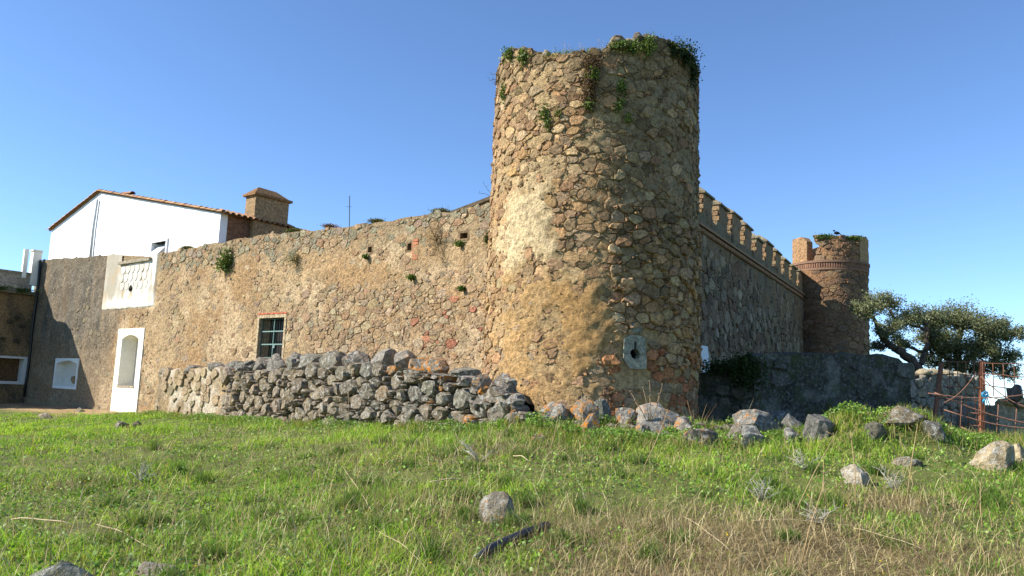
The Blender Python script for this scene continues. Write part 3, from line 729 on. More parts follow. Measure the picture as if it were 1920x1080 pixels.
# ------------------------------------------------------------ side wall at the far left, in shade
SP = LMAP(tA+0.05, 0, 0); SU = LN; SNm = -LU            # runs out from the curtain wall, faces right
SMAP = flatmap(SP, SU, SNm)
def Shit(px, py):
    p = hitplane(px, py, SP, SNm); return float(np.dot(p-SP, SU)), float(p[2])
side = thing('side_wall', SMAP(3, -0.1, -0.5), 'shaded wall at the far left edge with grey parapet and mossy ledge', 'wall')
stop = Shit(60, 515)[1]; sled = Shit(40, 550)[1]; sn = (Shit(43, 690)[0], Shit(43, 690)[0]+1.7, Shit(25, 715)[1], Shit(25, 672)[1])
us = lines(0.0, 7.6, 0.1, [sn[0], sn[1]]); vss = lines(-0.6, sled, 0.1, [sn[2], sn[3]])
def scol(u, v):
    n = fbm(u*1.5, v*1.5, 101)[..., None]; n2 = fbm(u*2.5, v*.8, 102)[..., None]
    c = np.array(S(150, 124, 88))*(.7+.6*n); g = smooth(.5, .68, n2); c = c*(1-.6*g)+np.array(S(92, 84, 70))*.6*g
    return c
grid_surface('plaster', us, vss, lambda u: np.full(len(u), sled), SMAP, lambda u, v: -.03+.07*(fbm(u*1.6, v*1.6, 103)-.5)+.03*(fbm(u*8, v*8, 104)-.5), scol, 'mortar', side, skip=lambda u, v: inrect(u, v, sn), flip=False, cap=1.0)
def Sbox(mb, u0, u1, v0, v1, h0, h1, c): return mb.box(SMAP(u0, v0, h0), SU*(u1-u0), Z*(v1-v0), SNm*(h1-h0), c)
mb = MB(); Sbox(mb, 0.0, 7.6, sled-.04, sled+.12, -1.0, .12, S(120, 112, 92)); mb.build('ledge', 'mossy', side)
us = np.arange(0.3, 7.6, .1); vsq = np.arange(sled+.12, stop+1.6, .1)
grid_surface('parapet', us, vsq, lambda u: np.full(len(u), stop)+.05*(vn(u*2, u*0, 4)-.5)+1.3*smooth(2.05, 4.2, u), SMAP, lambda u, v: .02+.02*(fbm(u*3, v*3, 105)-.5), lambda u, v: np.array(S(186, 178, 162))*(.65+.6*fbm(u*2.2, v*.9, 106)[..., None]), 'mortar', side, cap=.45)  # rise beyond the frame is added to widen the shadow on the curtain wall
mb = MB(); Sbox(mb, .3, 2.1, stop-.03, stop+.07, -.5, .07, S(150, 142, 124)); mb.build('coping', 'mortar', side); mb = MB(); Sbox(mb, 4.2, 7.6, stop+1.27, stop+1.37, -.5, .07, S(150, 142, 124)); mb.build('coping', 'mortar', side)  # second coping caps the added rise out of view
pz = Shit(75, 470)[1]
mb = MB(); Sbox(mb, .05, .42, stop-.5, pz-.08, -.25, .1, S(222, 220, 212)); Sbox(mb, .03, .46, pz-.08, pz, -.3, .14, S(206, 202, 190)); mb.build('pillar', 'whitewash', side)
mb = MB(); Sbox(mb, .62, .8, stop-.2, pz-.03, -.1, .08, S(230, 228, 222)); mb.build('pillar', 'whitewash', side)
nn = link(bpy.data.objects.new('niche', None), side, SMAP(sn[0]+.8, sn[2], 0))
mb = MB(); um = (sn[0]+sn[1])/2
for (a, b, c_, d_) in ((sn[0]-.14, sn[0], sn[2]-.13, sn[3]+.1), (sn[1], sn[1]+.14, sn[2]-.13, sn[3]+.1), (sn[0], sn[1], sn[3], sn[3]+.1), (sn[0], sn[1], sn[2]-.13, sn[2])): Sbox(mb, a, b, c_, d_, -.5, .05, S(212, 208, 198))
mb.build('frame', 'whitewash', nn); mb = MB(); Sbox(mb, sn[0]-.05, sn[1]+.05, sn[2]-.05, sn[3]+.05, -.6, -.5, S(120, 92, 62)); mb.build('back', 'mortar', nn)
rng = random.Random(8)
for i, (px, py) in enumerate(((4, 635), (30, 640), (32, 595), (42, 612), (18, 603))):
    s, z = Shit(px, py)
    ring = [(.14*math.cos(a)*rng.uniform(.8, 1.2), .1*math.sin(a)*rng.uniform(.8, 1.2)) for a in np.linspace(0, 6.28, 9, endpoint=False)]
    V, F = stone_geo((s, z, .1, ring), .04, SMAP, rng); mesh_obj('stone', V, F, 'masonry', side, S(84, 74, 58), True)
pipe = MB(); P = [LMAP(tA-.12, z, .1+.02*math.sin(z*2)) for z in np.linspace(Lhit(60, 745)[1], Lhit(92, 487)[1], 9)]; P.append(P[-1]-LN*.2+Z*.05); pipe.tube(P, .055, 8, S(26, 27, 28))
dp = pipe.build('drainpipe', 'plastic', None, True); tag(dp, 'thin black drainpipe down the shaded corner at far left', 'pipe')

# ------------------------------------------------------------ white gabled house behind the wall
HO = -0.35
gp = [Lhit(92, 500, HO), Lhit(97, 432, HO), Lhit(188, 361, HO), Lhit(414, 400, HO), Lhit(409, 480, HO)]
house = thing('white_house', LMAP(gp[2][0], 4.0, HO-2), 'white gabled house with tiled roof rising behind the curtain wall', 'house')
HMAP = lambda u, v, h: LMAP(u, v, h+HO); HD = 6.5
tl, tr_, zlE, zrE, tR, zR = gp[1][0], gp[3][0], gp[1][1], gp[3][1], gp[2][0], gp[2][1]
hw_ = Lhit(287, 456, HO), Lhit(313, 458, HO)
hwu0, hwu1, hwz1 = hw_[1][0], hw_[0][0], hw_[0][1]; hwz0 = hwz1-.95
mb = MB()
def gq(poly, c=S(240, 240, 238)): mb.prism([HMAP(a, b, -.3) for a, b in poly], LN*.3, c)
rz = lambda u: zrE+(zR-zrE)*(u-tr_)/(tR-tr_)
gq([(tr_, 4.2), (hwu0, 4.2), (hwu0, rz(hwu0)), (tr_, zrE)]); gq([(hwu0, 4.2), (hwu1, 4.2), (hwu1, hwz0), (hwu0, hwz0)]); gq([(hwu0, hwz1), (hwu1, hwz1), (hwu1, rz(hwu1)), (hwu0, rz(hwu0))])
gq([(hwu1, 4.2), (tR, 4.2), (tR, zR), (hwu1, rz(hwu1))]); gq([(tR, 4.2), (tl, 4.2), (tl, zlE), (tR, zR)])
mb.build('gable_wall', 'whitewash', house)
mb = MB().box(HMAP(tr_+.002, 4.2, -.305), -LN*HD, LU*.3, Z*(zrE-4.2), S(150, 112, 84)); mb.build('side_wall', 'mortar', house)
mb = MB().box(HMAP(tl-.3, 4.2, -.305), -LN*HD, LU*.298, Z*(zlE-4.2), S(220, 214, 200)); mb.build('side_wall', 'mortar', house)
mb = MB().prism([HMAP(a, b, -HD-.31) for a, b in ((tr_, 4.2), (tl, 4.2), (tl, zlE), (tR, zR), (tr_, zrE))], LN*.01, S(220, 214, 200)); mb.build('back_wall', 'mortar', house)
hw = link(bpy.data.objects.new('window', None), house, HMAP((hwu0+hwu1)/2, hwz0, 0))
mb = MB().box(HMAP(hwu0, hwz0, -.26), LU*(hwu1-hwu0), Z*(hwz1-hwz0), LN*.02, S(70, 76, 84)); mb.build('pane', 'glass', hw)
mb = MB()
for (a, b, c_, d_) in ((hwu0-.1, hwu0, hwz0, hwz1+.1), (hwu1, hwu1+.1, hwz0, hwz1+.1), (hwu0, hwu1, hwz1, hwz1+.1)): mb.box(HMAP(a, c_, -.22), LU*(b-a), Z*(d_-c_), LN*.28, S(222, 224, 226))
mb.build('frame', 'whitewash', hw)
for q in (.33, .66):
    mb = MB().box(HMAP(hwu0+(hwu1-hwu0)*q-.02, hwz0, -.22), LU*.04, Z*(hwz1-hwz0), LN*.03, S(60, 62, 66)); mb.build('mullion', 'painted', hw)
roof = link(bpy.data.objects.new('roof', None), house, HMAP(tR, zR, -3)); rng = random.Random(21)
TP = [S(178, 132, 94), S(160, 120, 88), S(190, 146, 108), S(146, 116, 86), S(168, 140, 100)]
def roofplane(u0, z0, u1, z1, name):
    n = 44; V = []; F = []; rows = 10
    for i in range(n*4+1):
        d = .12-(HD+.5)*i/(n*4); b = .045*math.sin(2*math.pi*i/4*1.0)
        for j in range(rows+1):
            q = j/rows; V.append(HMAP(u0+(u1-u0)*q, z0+(z1-z0)*q+.05+b+.02*(j % 2), d))
    for i in range(n*4):
        for j in range(rows): F.append((i*(rows+1)+j, (i+1)*(rows+1)+j, (i+1)*(rows+1)+j+1, i*(rows+1)+j+1))
    mesh_obj(name, V, F, 'roof_tile', roof, S(146, 110, 80), False)
sl = (zR-zrE)/(tR-tr_); sl2 = (zR-zlE)/(tR-tl)
roofplane(tr_-.3, zrE-.3*sl, tR, zR, 'tile_slope'); roofplane(tl+.2, zlE+.2*sl2, tR, zR, 'tile_slope')
def halftile(p0, p1, up, side_, r, c, name='tile'):
    mb = MB(); n = 6; V = []
    for e, p in enumerate((p0, p1)):
        for rr in (r*(1-.12*e), r*(1-.12*e)-.016):
            for k in range(n+1):
                a = math.pi*k/n; V.append(np.asarray(p)+side_*math.cos(a)*rr+up*math.sin(a)*rr*.8)
    m = n+1; F = []
    for k in range(n): F += [(k, k+1, 2*m+k+1, 2*m+k), (m+k+1, m+k, 3*m+k, 3*m+k+1), (k, m+k, m+k+1, k+1), (2*m+k, 2*m+k+1, 3*m+k+1, 3*m+k)]
    mb.add(V, F, c); mb.build(name, 'roof_tile', roof, False)
def verge(u0, z0, u1, z1, n):
    for i in range(n):
        q0, q1 = i/n, (i+1.15)/n; lift = .05+.02
        halftile(HMAP(u0+(u1-u0)*q0, z0+(z1-z0)*q0+lift, .06), HMAP(u0+(u1-u0)*q1, z0+(z1-z0)*q1+lift-.02, .06), Z, LN, .11*rng.uniform(.92, 1.08), pick(rng, TP, .18))
verge(tr_-.3, zrE-.3*sl, tR, zR, 27); verge(tl+.2, zlE+.2*sl2, tR, zR, 13)
for i in range(13): halftile(HMAP(tr_-.38, zrE-.3*sl+.03, -.05-.24*i), HMAP(tr_+.05, zrE+.13, -.05-.24*i), Z, LN, .1, pick(rng, TP, .18))
halftile(HMAP(tR-1.9, rz(tR-1.9)+.1, -.2), HMAP(tR-2.5, rz(tR-2.5)+.22, -.3), Z, LN, .14, TP[1])
mb = MB(); a_, b_ = Lhit(181, 370, HO+.08), Lhit(170, 478, HO+.08)
mb.tube([LMAP(a_[0]-.1, a_[1]-.1, HO+.08), LMAP((a_[0]+b_[0])/2, (a_[1]+b_[1])/2, HO+.08), LMAP(b_[0], b_[1]-.1, HO+.08)], .055, 8, S(186, 190, 192)); mb.build('downpipe', 'painted', house, True)
# chimney beside the eave
c0 = Lhit(459, 400, -1.6); c1 = Lhit(477, 400, -1.6); cz1 = Lhit(468, 368, -1.6)[1]
cu0, cu1 = c1[0], c0[0]
ch = link(bpy.data.objects.new('chimney', None), house, LMAP(cu0, 4.5, -2.5)); CD = 1.5
mb = MB().box(LMAP(cu0, 4.2, -1.6), LU*(cu1-cu0), Z*(cz1-4.2), -LN*CD, S(178, 148, 108)); mb.build('stack', 'mortar', ch)
mb = MB().box(LMAP(cu0-.1, cz1, -1.5), LU*(cu1-cu0+.2), Z*.09, -LN*(CD+.2), S(158, 120, 80)); mb.build('cornice', 'mortar', ch)
um = (cu0+cu1)/2; V = [LMAP(cu0-.08, cz1+.09, -1.52), LMAP(cu1+.08, cz1+.09, -1.52), LMAP(cu1+.08, cz1+.09, -1.5-CD-.06), LMAP(cu0-.08, cz1+.09, -1.5-CD-.06), LMAP(um, cz1+.42, -1.9), LMAP(um, cz1+.40, -1.2-CD)]
mb = MB().add(V, [(0, 1, 4), (1, 2, 5, 4), (2, 3, 5), (3, 0, 4, 5), (0, 3, 2, 1)], S(150, 112, 70)); mb.build('cap', 'mortar', ch)
# antenna mast and a roof behind the wall
am = at(655, 440, 34); tp = at(655.5, 367, 34)
mb = MB().tube([am, tp], .02, 6, S(70, 72, 76)); mb.tube([tp-Z*.5-np.array([.12, 0, 0]), tp-Z*.5+np.array([.12, 0, 0])], .008, 5, S(70, 72, 76))
tag(mb.build('antenna_mast', 'painted'), 'thin dark antenna mast sticking up behind the curtain wall', 'mast')
b0 = at(868, 391, 27); b1 = at(935, 364, 27)
barn = thing('farm_building', (b1[0], 27, 3), 'tan tiled roof just showing between curtain wall and round tower', 'building')
w = b1-b0; w[1] = 0; rise = b1[2]-b0[2]; hw2 = w[0]
mb = MB().prism([(b0[0]-.6, 27, 3.5), (b0[0]+2*hw2+.6, 27, 3.5), (b0[0]+2*hw2+.6, 27, b0[2]-.1), (b1[0], 27, b1[2]-.1), (b0[0]-.6, 27, b0[2]-.35)], (0, 5, 0), S(190, 164, 128)); mb.build('wall', 'mortar', barn)
mb = MB().prism([(b0[0]-1.2, 26.8, b0[2]-.5), (b1[0], 26.8, b1[2]), (b1[0], 26.8, b1[2]-.12), (b0[0]-1.2, 26.8, b0[2]-.62)], (0, 5.4, 0), S(176, 146, 108)); mb.prism([(b1[0]+hw2*1.8, 26.8, b0[2]-.4), (b1[0]+.003, 26.8, b1[2]), (b1[0]+.003, 26.8, b1[2]-.12), (b1[0]+hw2*1.8, 26.8, b0[2]-.52)], (0, 5.4, 0), S(176, 146, 108)); mb.build('roof', 'roof_tile', barn)

# ------------------------------------------------------------ right battlemented wall
rwall = thing('battlemented_wall', RMAP(18, .8, -.5), 'long shaded battlemented wall running back from the round tower', 'wall')
zc = np.mean([Rhit(1308, 438)[1], Rhit(1400, 500)[1]*1.0, Rhit(1505, 572)[1]]); zc = 6.92
zm = 8.86   # merlon apex
RLEN = 27.3; zwalk = zm-1.2
SHADEP = [S(186, 170, 140), S(88, 76, 60), S(140, 120, 92), S(120, 102, 78), S(156, 136, 106), S(100, 86, 68), S(140, 112, 82), S(168, 152, 124), S(126, 96, 72)]
def rplas(u, v):
    e = .95+1.3*(fbm(u*.6, v*.8, 121)-.5)+.5*smooth(3.5, 2.0, v)-.8*smooth(zc-1.4, zc-.5, v)
    return np.clip(1-e, 0, 1)
def rmort(u, v): return -.002+.04*rplas(u, v)+.05*(fbm(u*1.1, v*1.1, 122)-.5)+.03*(fbm(u*6, v*6, 123)-.5)
def rmcol(u, v):
    n = fbm(u*1.2, v*1.2, 124)[..., None]; g = smooth(.45, .65, fbm(u*.8, v*.5, 125))[..., None]
    c = np.array(S(138, 114, 84))*(.7+.6*n); c = c*(1-.5*g)+np.array(S(128, 126, 106))*.5*g
    gr = (smooth(zc-.2, zc+.5, v)*.5)[..., None]; return c*(1-gr)+np.array(S(130, 126, 98))*gr
us = np.arange(1.0, RLEN, .12); vsr = np.arange(.3, zwalk+.3, .12)
grid_surface('mortar_face', us, vsr, lambda u: np.full(len(u), zwalk)+.05*(vn(u*2, u*0, 6)-.5), RMAP, rmort, rmcol, 'mortar', rwall, cap=.75)
SR = masonry(27, 1.5, RLEN-1.5, .9, zc-.1, .07, .23, 1.4, 36000, lambda u, v: v < zc-.12, joint=.005, power=6, cut=(.02, .16))
RMm = memo(rmort, SR)
def rh(u, v, rng):
    m = RMm[(u, v)]; h = rng.uniform(.0, .07)
    if m > h+.01: return None
    return max(h, .004)
lay(rwall, SR, RMAP, rh, lambda u, v, rng: pick(rng, SHADEP, .16), seed=9, score=lambda s: 1/(17.9+.86*s[0]), rest='rubble_infill')
SR2 = masonry(28, 1.5, RLEN-1.5, zc+.25, zwalk-.02, .08, .17, 1.4, 7000, None, joint=.016)
o_ = MB(); rg = random.Random(5)
for st in SR2:
    h = rg.uniform(.0, .03)
    if rg.random() < .45: continue
    V, F = stone_geo(st, h+.012, RMAP, rg); o_.add(V, F, pick(rg, SHADEP, .16))
tag(o_.build('parapet_stones', 'masonry', rwall, True), kind='stuff')
def Rbox(mb, u0, u1, v0, v1, h0, h1, c): return mb.box(RMAP(u0, v0, h0), RU*(u1-u0), Z*(v1-v0), RN*(h1-h0), c)
mb = MB(); Rbox(mb, 1.2, RLEN-.3, zc-.02, zc+.05, -.1, .09, S(150, 116, 86)); mb.build('lower_string_course', 'brickwork', rwall)
mb = MB(); Rbox(mb, 1.2, RLEN-.3, zc+.17, zc+.25, -.1, .15, S(146, 118, 90)); mb.build('upper_string_course', 'brickwork', rwall)
rg = random.Random(31); dme = None
for i in range(150):
    u = 6.2+i*.19
    if u > RLEN-2: break
    if dme is None:
        mb = MB(); Rbox(mb, u, u+.11, zc+.05, zc+.168, -.05, .13, S(158, 120, 88)); d0 = mb.build('dentil', 'brickwork', rwall); dme = d0; du0 = u
    else:
        d1 = d0.copy(); link(d1, rwall, WORLDLOC[dme.name]+RU*(u-du0)+RN*rg.uniform(-.01, .008))
def merlon(u0, w, h, seed, apex=True):
    rg = random.Random(seed)
    m = link(bpy.data.objects.new('merlon', None), rwall, RMAP(u0+w/2, zwalk, -.3))
    uu = np.linspace(0, 1, 9); hh = np.linspace(0, 1, 7); T_ = .62; V = []; F = []
    # body: bumpy box with rough stone
    per = [(x, 0) for x in np.linspace(0, 1, 7)]+[(1, y) for y in np.linspace(.25, 1, 4)]+[(x, 1) for x in np.linspace(.85, 0, 6)]+[(0, y) for y in np.linspace(.75, .25, 3)]
    n = len(per)
    for j, q in enumerate(hh):
        for (x, y) in per:
            e = rg.uniform(-.028, .028); V.append(RMAP(u0+w*x+e*(x in (0, 1)), zwalk-.12+(h+.12)*q, .02-T_*y+e))
    for j in range(6):
        for k in range(n): F.append((j*n+k, j*n+(k+1) % n, (j+1)*n+(k+1) % n, (j+1)*n+k))
    F.append(tuple(range(6*n, 7*n)))
    mesh_obj('body', V, F, 'masonry', m, pick(rg, [S(150, 128, 98), S(140, 120, 92), S(156, 130, 94)], .08), False)
    mb = MB(); o = .07; zz = zwalk+h; cc = pick(rg, [S(156, 146, 118), S(146, 132, 104)], .08)
    P = [RMAP(u0-o, zz+rg.uniform(-.01, .02), .02+o), RMAP(u0+w+o, zz+rg.uniform(-.01, .02), .02+o), RMAP(u0+w+o, zz, .02-T_-o), RMAP(u0-o, zz, .02-T_-o)]
    Pt = [p+Z*.07 for p in P]; A1 = RMAP(u0+.02, zz+.36*rg.uniform(.85, 1.05), -.3); A2 = RMAP(u0+w-.02, zz+.36*rg.uniform(.85, 1.05), -.3)
    mb.add(P+Pt+[A1, A2], [(0, 3, 2, 1), (0, 1, 5, 4), (1, 2, 6, 5), (2, 3, 7, 6), (3, 0, 4, 7), (4, 5, 9, 8), (6, 7, 8, 9), (5, 6, 9), (7, 4, 8)], cc); mb.build('cap', 'mortar', m)
    # bonded face stones on the near, sunlit end
    for r_ in range(4):
        for c_ in range(2):
            hs = (h-.06)/4; uw = T_/2-.03; z0 = zwalk+.03+hs*r_; y0 = .02-T_+.02+c_*(uw+.02)+(.05 if r_ % 2 else 0)
            mb = MB(); mb.box(RMAP(u0-.03-rg.uniform(0, .02), z0+.012, y0), RU*.1, Z*(hs-.024), RN*(uw-.03), pick(rg, [S(168, 140, 104), S(158, 126, 92), S(150, 130, 102)], .14)); mb.build('stone', 'masonry', m)
for k in range(11):
    u0 = 6.75+1.82*k
    if u0 < RLEN-1.3: merlon(u0+.05*((k*7) % 3-1), 1.2-.08*((k*5) % 3), .88-.1*((k*5) % 4 == 1)-.05*(k % 3), 40+k)
# white board leaning at the wall foot
bu0, bz1 = Rhit(1312, 646, .12); bu1, _ = Rhit(1328, 648, .12); bz0 = Rhit(1313, 702, .12)[1]
mb = MB(); O = RMAP(bu0, bz0-.2, .18); mb.box(O, RU*(bu1-bu0), Z*(bz1-bz0+.2)-RN*.1, RN*.03, S(206, 212, 206))
tag(mb.build('board', 'painted'), 'pale upright board leaning against the shaded battlemented wall', 'board')

# ------------------------------------------------------------ far round tower
FC = np.array([16.68, 41.15, 0]); FR = 1.89
ft = thing('far_tower', (FC[0], FC[1], .9), 'distant round tower with brick band at the end of the battlemented wall', 'tower')
fex = -np.array([FC[0], FC[1], 0])/np.hypot(FC[0], FC[1]); fey = np.array([-fex[1], fex[0], 0])
FMAP = cylmap(FC, FR, .0, 9, fex, fey)
def Fhit(px, py, r=FR):
    p = cylhit(px, py, FC, r); q = p-FC; return math.atan2(np.dot(q, fey), np.dot(q, fex))*FR, float(p[2])
zb = Fhit(1570, 503)[1]; zb2 = Fhit(1570, 488)[1]; ztop = Fhit(1570, 441)[1]; zrgt = Fhit(1622, 455)[1]
def fmort(u, v): return -.008+.09*smooth(.5, .62, fbm(u*.8, v*.8, 141))*smooth(zb-1.0, zb+.4, v)+.05*(fbm(u*1.5, v*1.5, 142)-.5)
def fmcol(u, v): n = fbm(u*1.2, v*1.2, 143)[..., None]; return np.array(S(150, 114, 80))*(.75+.5*n)
us = np.linspace(-math.pi*FR, math.pi*FR, 120); vsf = np.arange(.5, zb2+.1, .14)
grid_surface('mortar_core', us, vsf, None, FMAP, fmort, fmcol, 'mortar', ft)
FP = [S(150, 120, 88), S(136, 106, 78), S(120, 96, 74), S(162, 134, 98), S(112, 96, 78), S(142, 104, 78)]
SF = masonry(37, -1.7*FR, 1.7*FR, 1.2, zb-.08, .06, .19, 1.6, 22000, None, joint=.008, power=4)
lay(ft, SF, FMAP, lambda u, v, r: r.uniform(.005, .05), lambda u, v, r: pick(r, FP, .16), seed=14, score=lambda s: max(.05, math.cos(s[0]/FR)), rest='rubble_infill')
def ringband(name, z0, z1, h, c):
    mb = MB(); n = 64; V = []; F = []
    for k in range(n):
        u = 2*math.pi*FR*k/n
        V += [FMAP(u, z0, h), FMAP(u, z1, h), FMAP(u, z1, -.15), FMAP(u, z0, -.15)]
    for k in range(n):
        a, b = 4*k, 4*((k+1) % n)
        F += [(a, b, b+1, a+1), (a+1, b+1, b+2, a+2), (a+3, a, b, b+3)[::-1]]
    mb.add(V, F, c); return mb.build(name, 'brickwork', ft)
ringband('lower_brick_band', zb-.06, zb+.05, .07, S(132, 102, 80)); ringband('upper_brick_band', zb2-.1, zb2+.02, .12, S(126, 98, 78))
for k in range(56):
    u = -1.7*FR+3.4*FR*k/56; mb = MB(); tt = FMAP(u+.05, 0, 0)-FMAP(u, 0, 0); tt /= np.linalg.norm(tt); nn_ = np.cross(tt, Z)
    mb.box(FMAP(u, zb+.052, -.05), tt*.075, Z*(zb2-zb-.155), nn_*.13, tuple(np.array(S(134, 100, 78))*rg.uniform(.75, 1.2))); mb.build('dentil', 'brickwork', ft)
# ruined parapet pieces
def parapiece(u0, u1, tops, name, c, th_=.5, seed=1, h0=.0):
    f = interp([(u0+(u1-u0)*q, z) for q, z in tops]); us_ = np.linspace(u0, u1, max(6, int((u1-u0)/.12)))
    rg = np.random.RandomState(seed); tz_ = f(us_)+rg.uniform(-.06, .06, len(us_)); n = len(us_); rows = 9; V = []; F = []; C = []
    for i, u in enumerate(us_):
        for j in range(rows): V.append(FMAP(u, zb2-.02+(tz_[i]-zb2+.02)*j/(rows-1), h0+rg.uniform(-.025, .025)))
        for j in range(rows): V.append(FMAP(u, zb2-.02+(tz_[i]-zb2+.02)*j/(rows-1), h0-th_+rg.uniform(-.025, .025)))
    m = 2*rows
    for i in range(n-1):
        for j in range(rows-1):
            a = i*m+j; F += [(a, a+m, a+m+1, a+1), (a+rows+1, a+m+rows+1, a+m+rows, a+rows)]
        a = i*m+rows-1; F.append((a, a+m, a+m+rows, a+rows))
    for i in (0, n-1):
        for j in range(rows-1):
            a = i*m+j; q = (a, a+1, a+rows+1, a+rows); F.append(q if i == 0 else q[::-1])
    return mesh_obj(name, V, F, 'mortar', ft, c, False)
pl0 = Fhit(1512, 470)[0]; 
parapiece(Fhit(1489, 470)[0]-.25, Fhit(1513, 470)[0], [(0, Fhit(1490, 448)[1]), (.7, Fhit(1500, 443)[1]), (1, Fhit(1512, 452)[1])], 'parapet_stub', S(170, 134, 96), seed=1)
parapiece(Fhit(1524, 470)[0], Fhit(1610, 470)[0], [(0, Fhit(1526, 487)[1]), (.12, Fhit(1533, 468)[1]), (.17, Fhit(1536, 446)[1]), (.5, ztop), (.85, Fhit(1600, 447)[1]), (1, Fhit(1608, 460)[1])], 'parapet_drum', S(160, 122, 86), .5, 2)
parapiece(Fhit(1611, 470)[0], 1.9*FR, [(0, zrgt+.25), (1, zrgt+.3)], 'parapet_stub', S(184, 150, 108), .5, 3, .05)
parapiece(-2.9*FR, -1.9*FR, [(0, ztop), (1, ztop-.3)], 'parapet_stub', S(160, 124, 88), .5, 4)
SFp = masonry(38, Fhit(1537, 470)[0], Fhit(1607, 470)[0], zb2+.05, ztop-.15, .07, .17, 1.4, 1500, None, joint=.02)
lay(ft, SFp, FMAP, lambda u, v, r: r.uniform(.035, .07) if r.random() < .7 else None, lambda u, v, r: pick(r, FP, .14), seed=15)
mb = MB(); k = 40; mb.add([FMAP(2*math.pi*FR*i/k, zb2, -.3) for i in range(k)], [tuple(range(k))], S(130, 108, 80)); mb.build('roof_terrace', 'mortar', ft)
# bird on the far tower
bp = FMAP(Fhit(1571, 441)[0], ztop+.02, -.2)
V, F = rock_geo(77, .3, .14, .16, 2, .05, 0); V2, F2 = rock_geo(78, .11, .1, .1, 1, .03, 0)
mb = MB().add(V+bp+Z*.06, F, S(34, 34, 38)); mb.add(V2+bp+Z*.2+np.array([-.13, 0, 0]), F2, S(34, 34, 38)); mb.prism([bp+Z*.1+np.array([.1, -.03, 0]), bp+Z*.1+np.array([.1, .03, 0]), bp+Z*.02+np.array([.3, .02, 0]), bp+Z*.02+np.array([.3, -.02, 0])], Z*.02, S(30, 30, 34))
for s in (-.03, .03): mb.tube([bp+np.array([0, s, -.02]), bp+np.array([0, s, .08])], .008, 4, S(60, 50, 40))
mb.prism([bp+Z*.26+np.array([-.18, -.01, -.0]), bp+Z*.26+np.array([-.18, .01, 0]), bp+Z*.245+np.array([-.24, 0, 0])], Z*.012, S(60, 55, 40))
tag(mb.build('bird', 'dark', None, True), 'small dark bird perched on top of the far tower', 'bird')

# ------------------------------------------------------------ dry stone wall in front of the curtain wall
dry = thing('dry_stone_wall', DMAP(7, .5, -.3), 'tumbledown dry stone wall of grey lichened fieldstones in front of the curtain wall', 'wall')
dtop_px = [(985, 792), (975, 760), (958, 728), (930, 718), (900, 716), (870, 704), (800, 694), (740, 690), (660, 688), (600, 688), (540, 690), (480, 696), (440, 694), (420, 690), (380, 690), (330, 693), (300, 697), (288, 702)]
dtp = [Dhit(*p) for p in dtop_px]
DTOP = interp(dtp)
UM = Dhit(432, 730)[0]          # left of here the wall is mortared
DG = lambda u: ground_z(DMAP(u, 0, 0)[..., 0], DMAP(u, 0, 0)[..., 1])
us = np.arange(0.25, UM+.3, .15); vsd = np.arange(-.4, 3.4, .12)
grid_surface('earth_core', us, vsd, lambda u: DTOP(u)-.12, DMAP, lambda u, v: -.26+.06*(fbm(u*3, v*3, 151)-.5), lambda u, v: np.array(S(92, 76, 54))*(.7+.6*fbm(u*3, v*3, 152)[..., None]), 'soil', dry, flip=True, cap=.5)
DPAL = [S(132, 126, 112), S(118, 110, 94), S(150, 142, 124), S(104, 98, 88), S(140, 126, 100), S(124, 112, 90), S(150, 130, 100), S(112, 104, 86)]
DGF = fast1(DG, -.5, DLEN+.5, .05)
def dkeep(u, v): return float(DGF(u))-.12 < v < float(DTOP(u))-.02
SD = masonry(47, .05, UM+.15, -.2, 3.0, .055, .235, 1.35, 22000, dkeep, joint=.012, power=5, cut=(.08, .28))
def dcol(u, v, rng):
    a = 0.0
    if u < 4.5 and rng.random() < .2: a = rng.uniform(.3, .8)
    warm = smooth(4, 9, u+rng.uniform(-2, 2))
    c = np.array(pick(rng, DPAL, .16)); c = c*(1-.5*warm)+np.array(S(150, 126, 92))*.5*warm
    return tuple(c)+(a,)
nd_ = lay(dry, SD, DMAP, lambda u, v, r: r.uniform(.05, .2), dcol, 'lichen_rock', 19, 300, None, 'small_stones', back=.28, dome=.5, flip=True)
# big boulders along the top and the collapsed end
DB_ = [(452, 694, 40, 26, 0), (478, 692, 36, 30, 0), (508, 692, 50, 36, 0), (545, 693, 24, 40, 0), (573, 688, 40, 32, 0), (612, 690, 46, 40, .1), (652, 690, 52, 40, .35), (700, 692, 60, 46, .15), (742, 690, 46, 42, .5), (772, 700, 42, 38, .85), (804, 700, 46, 38, .8), (852, 700, 52, 22, 0),
       (888, 722, 36, 30, .6), (930, 732, 52, 40, .35), (912, 752, 34, 34, .2), (950, 770, 44, 40, .3), (968, 792, 40, 32, .5), (930, 800, 38, 32, .3), (978, 810, 30, 22, .6), (890, 760, 30, 30, .2), (962, 755, 30, 26, 0)]
for i, (px, py, w, h, a) in enumerate(DB_):
    u, z = Dhit(px, py); Y = 14.7+u*.62; k_ = Y/FPX*1.03
    V, F = rock_geo(300+i, w*k_*1.3, rng.uniform(.45, .65), h*k_*1.05, 3, .3, 10)
    p = DMAP(u, z-.1, -.22 if py < 740 else -.1); ang = math.atan2(DU[1], DU[0]); c, s = math.cos(ang), math.sin(ang)
    V = V@np.array([[c, s, 0], [-s, c, 0], [0, 0, 1]])+p
    mesh_obj('top_stone', V, F, 'lichen_rock', dry, tuple(np.array(pick(rng, DPAL[:4], .12))*1.02)+(a*.75,), False)
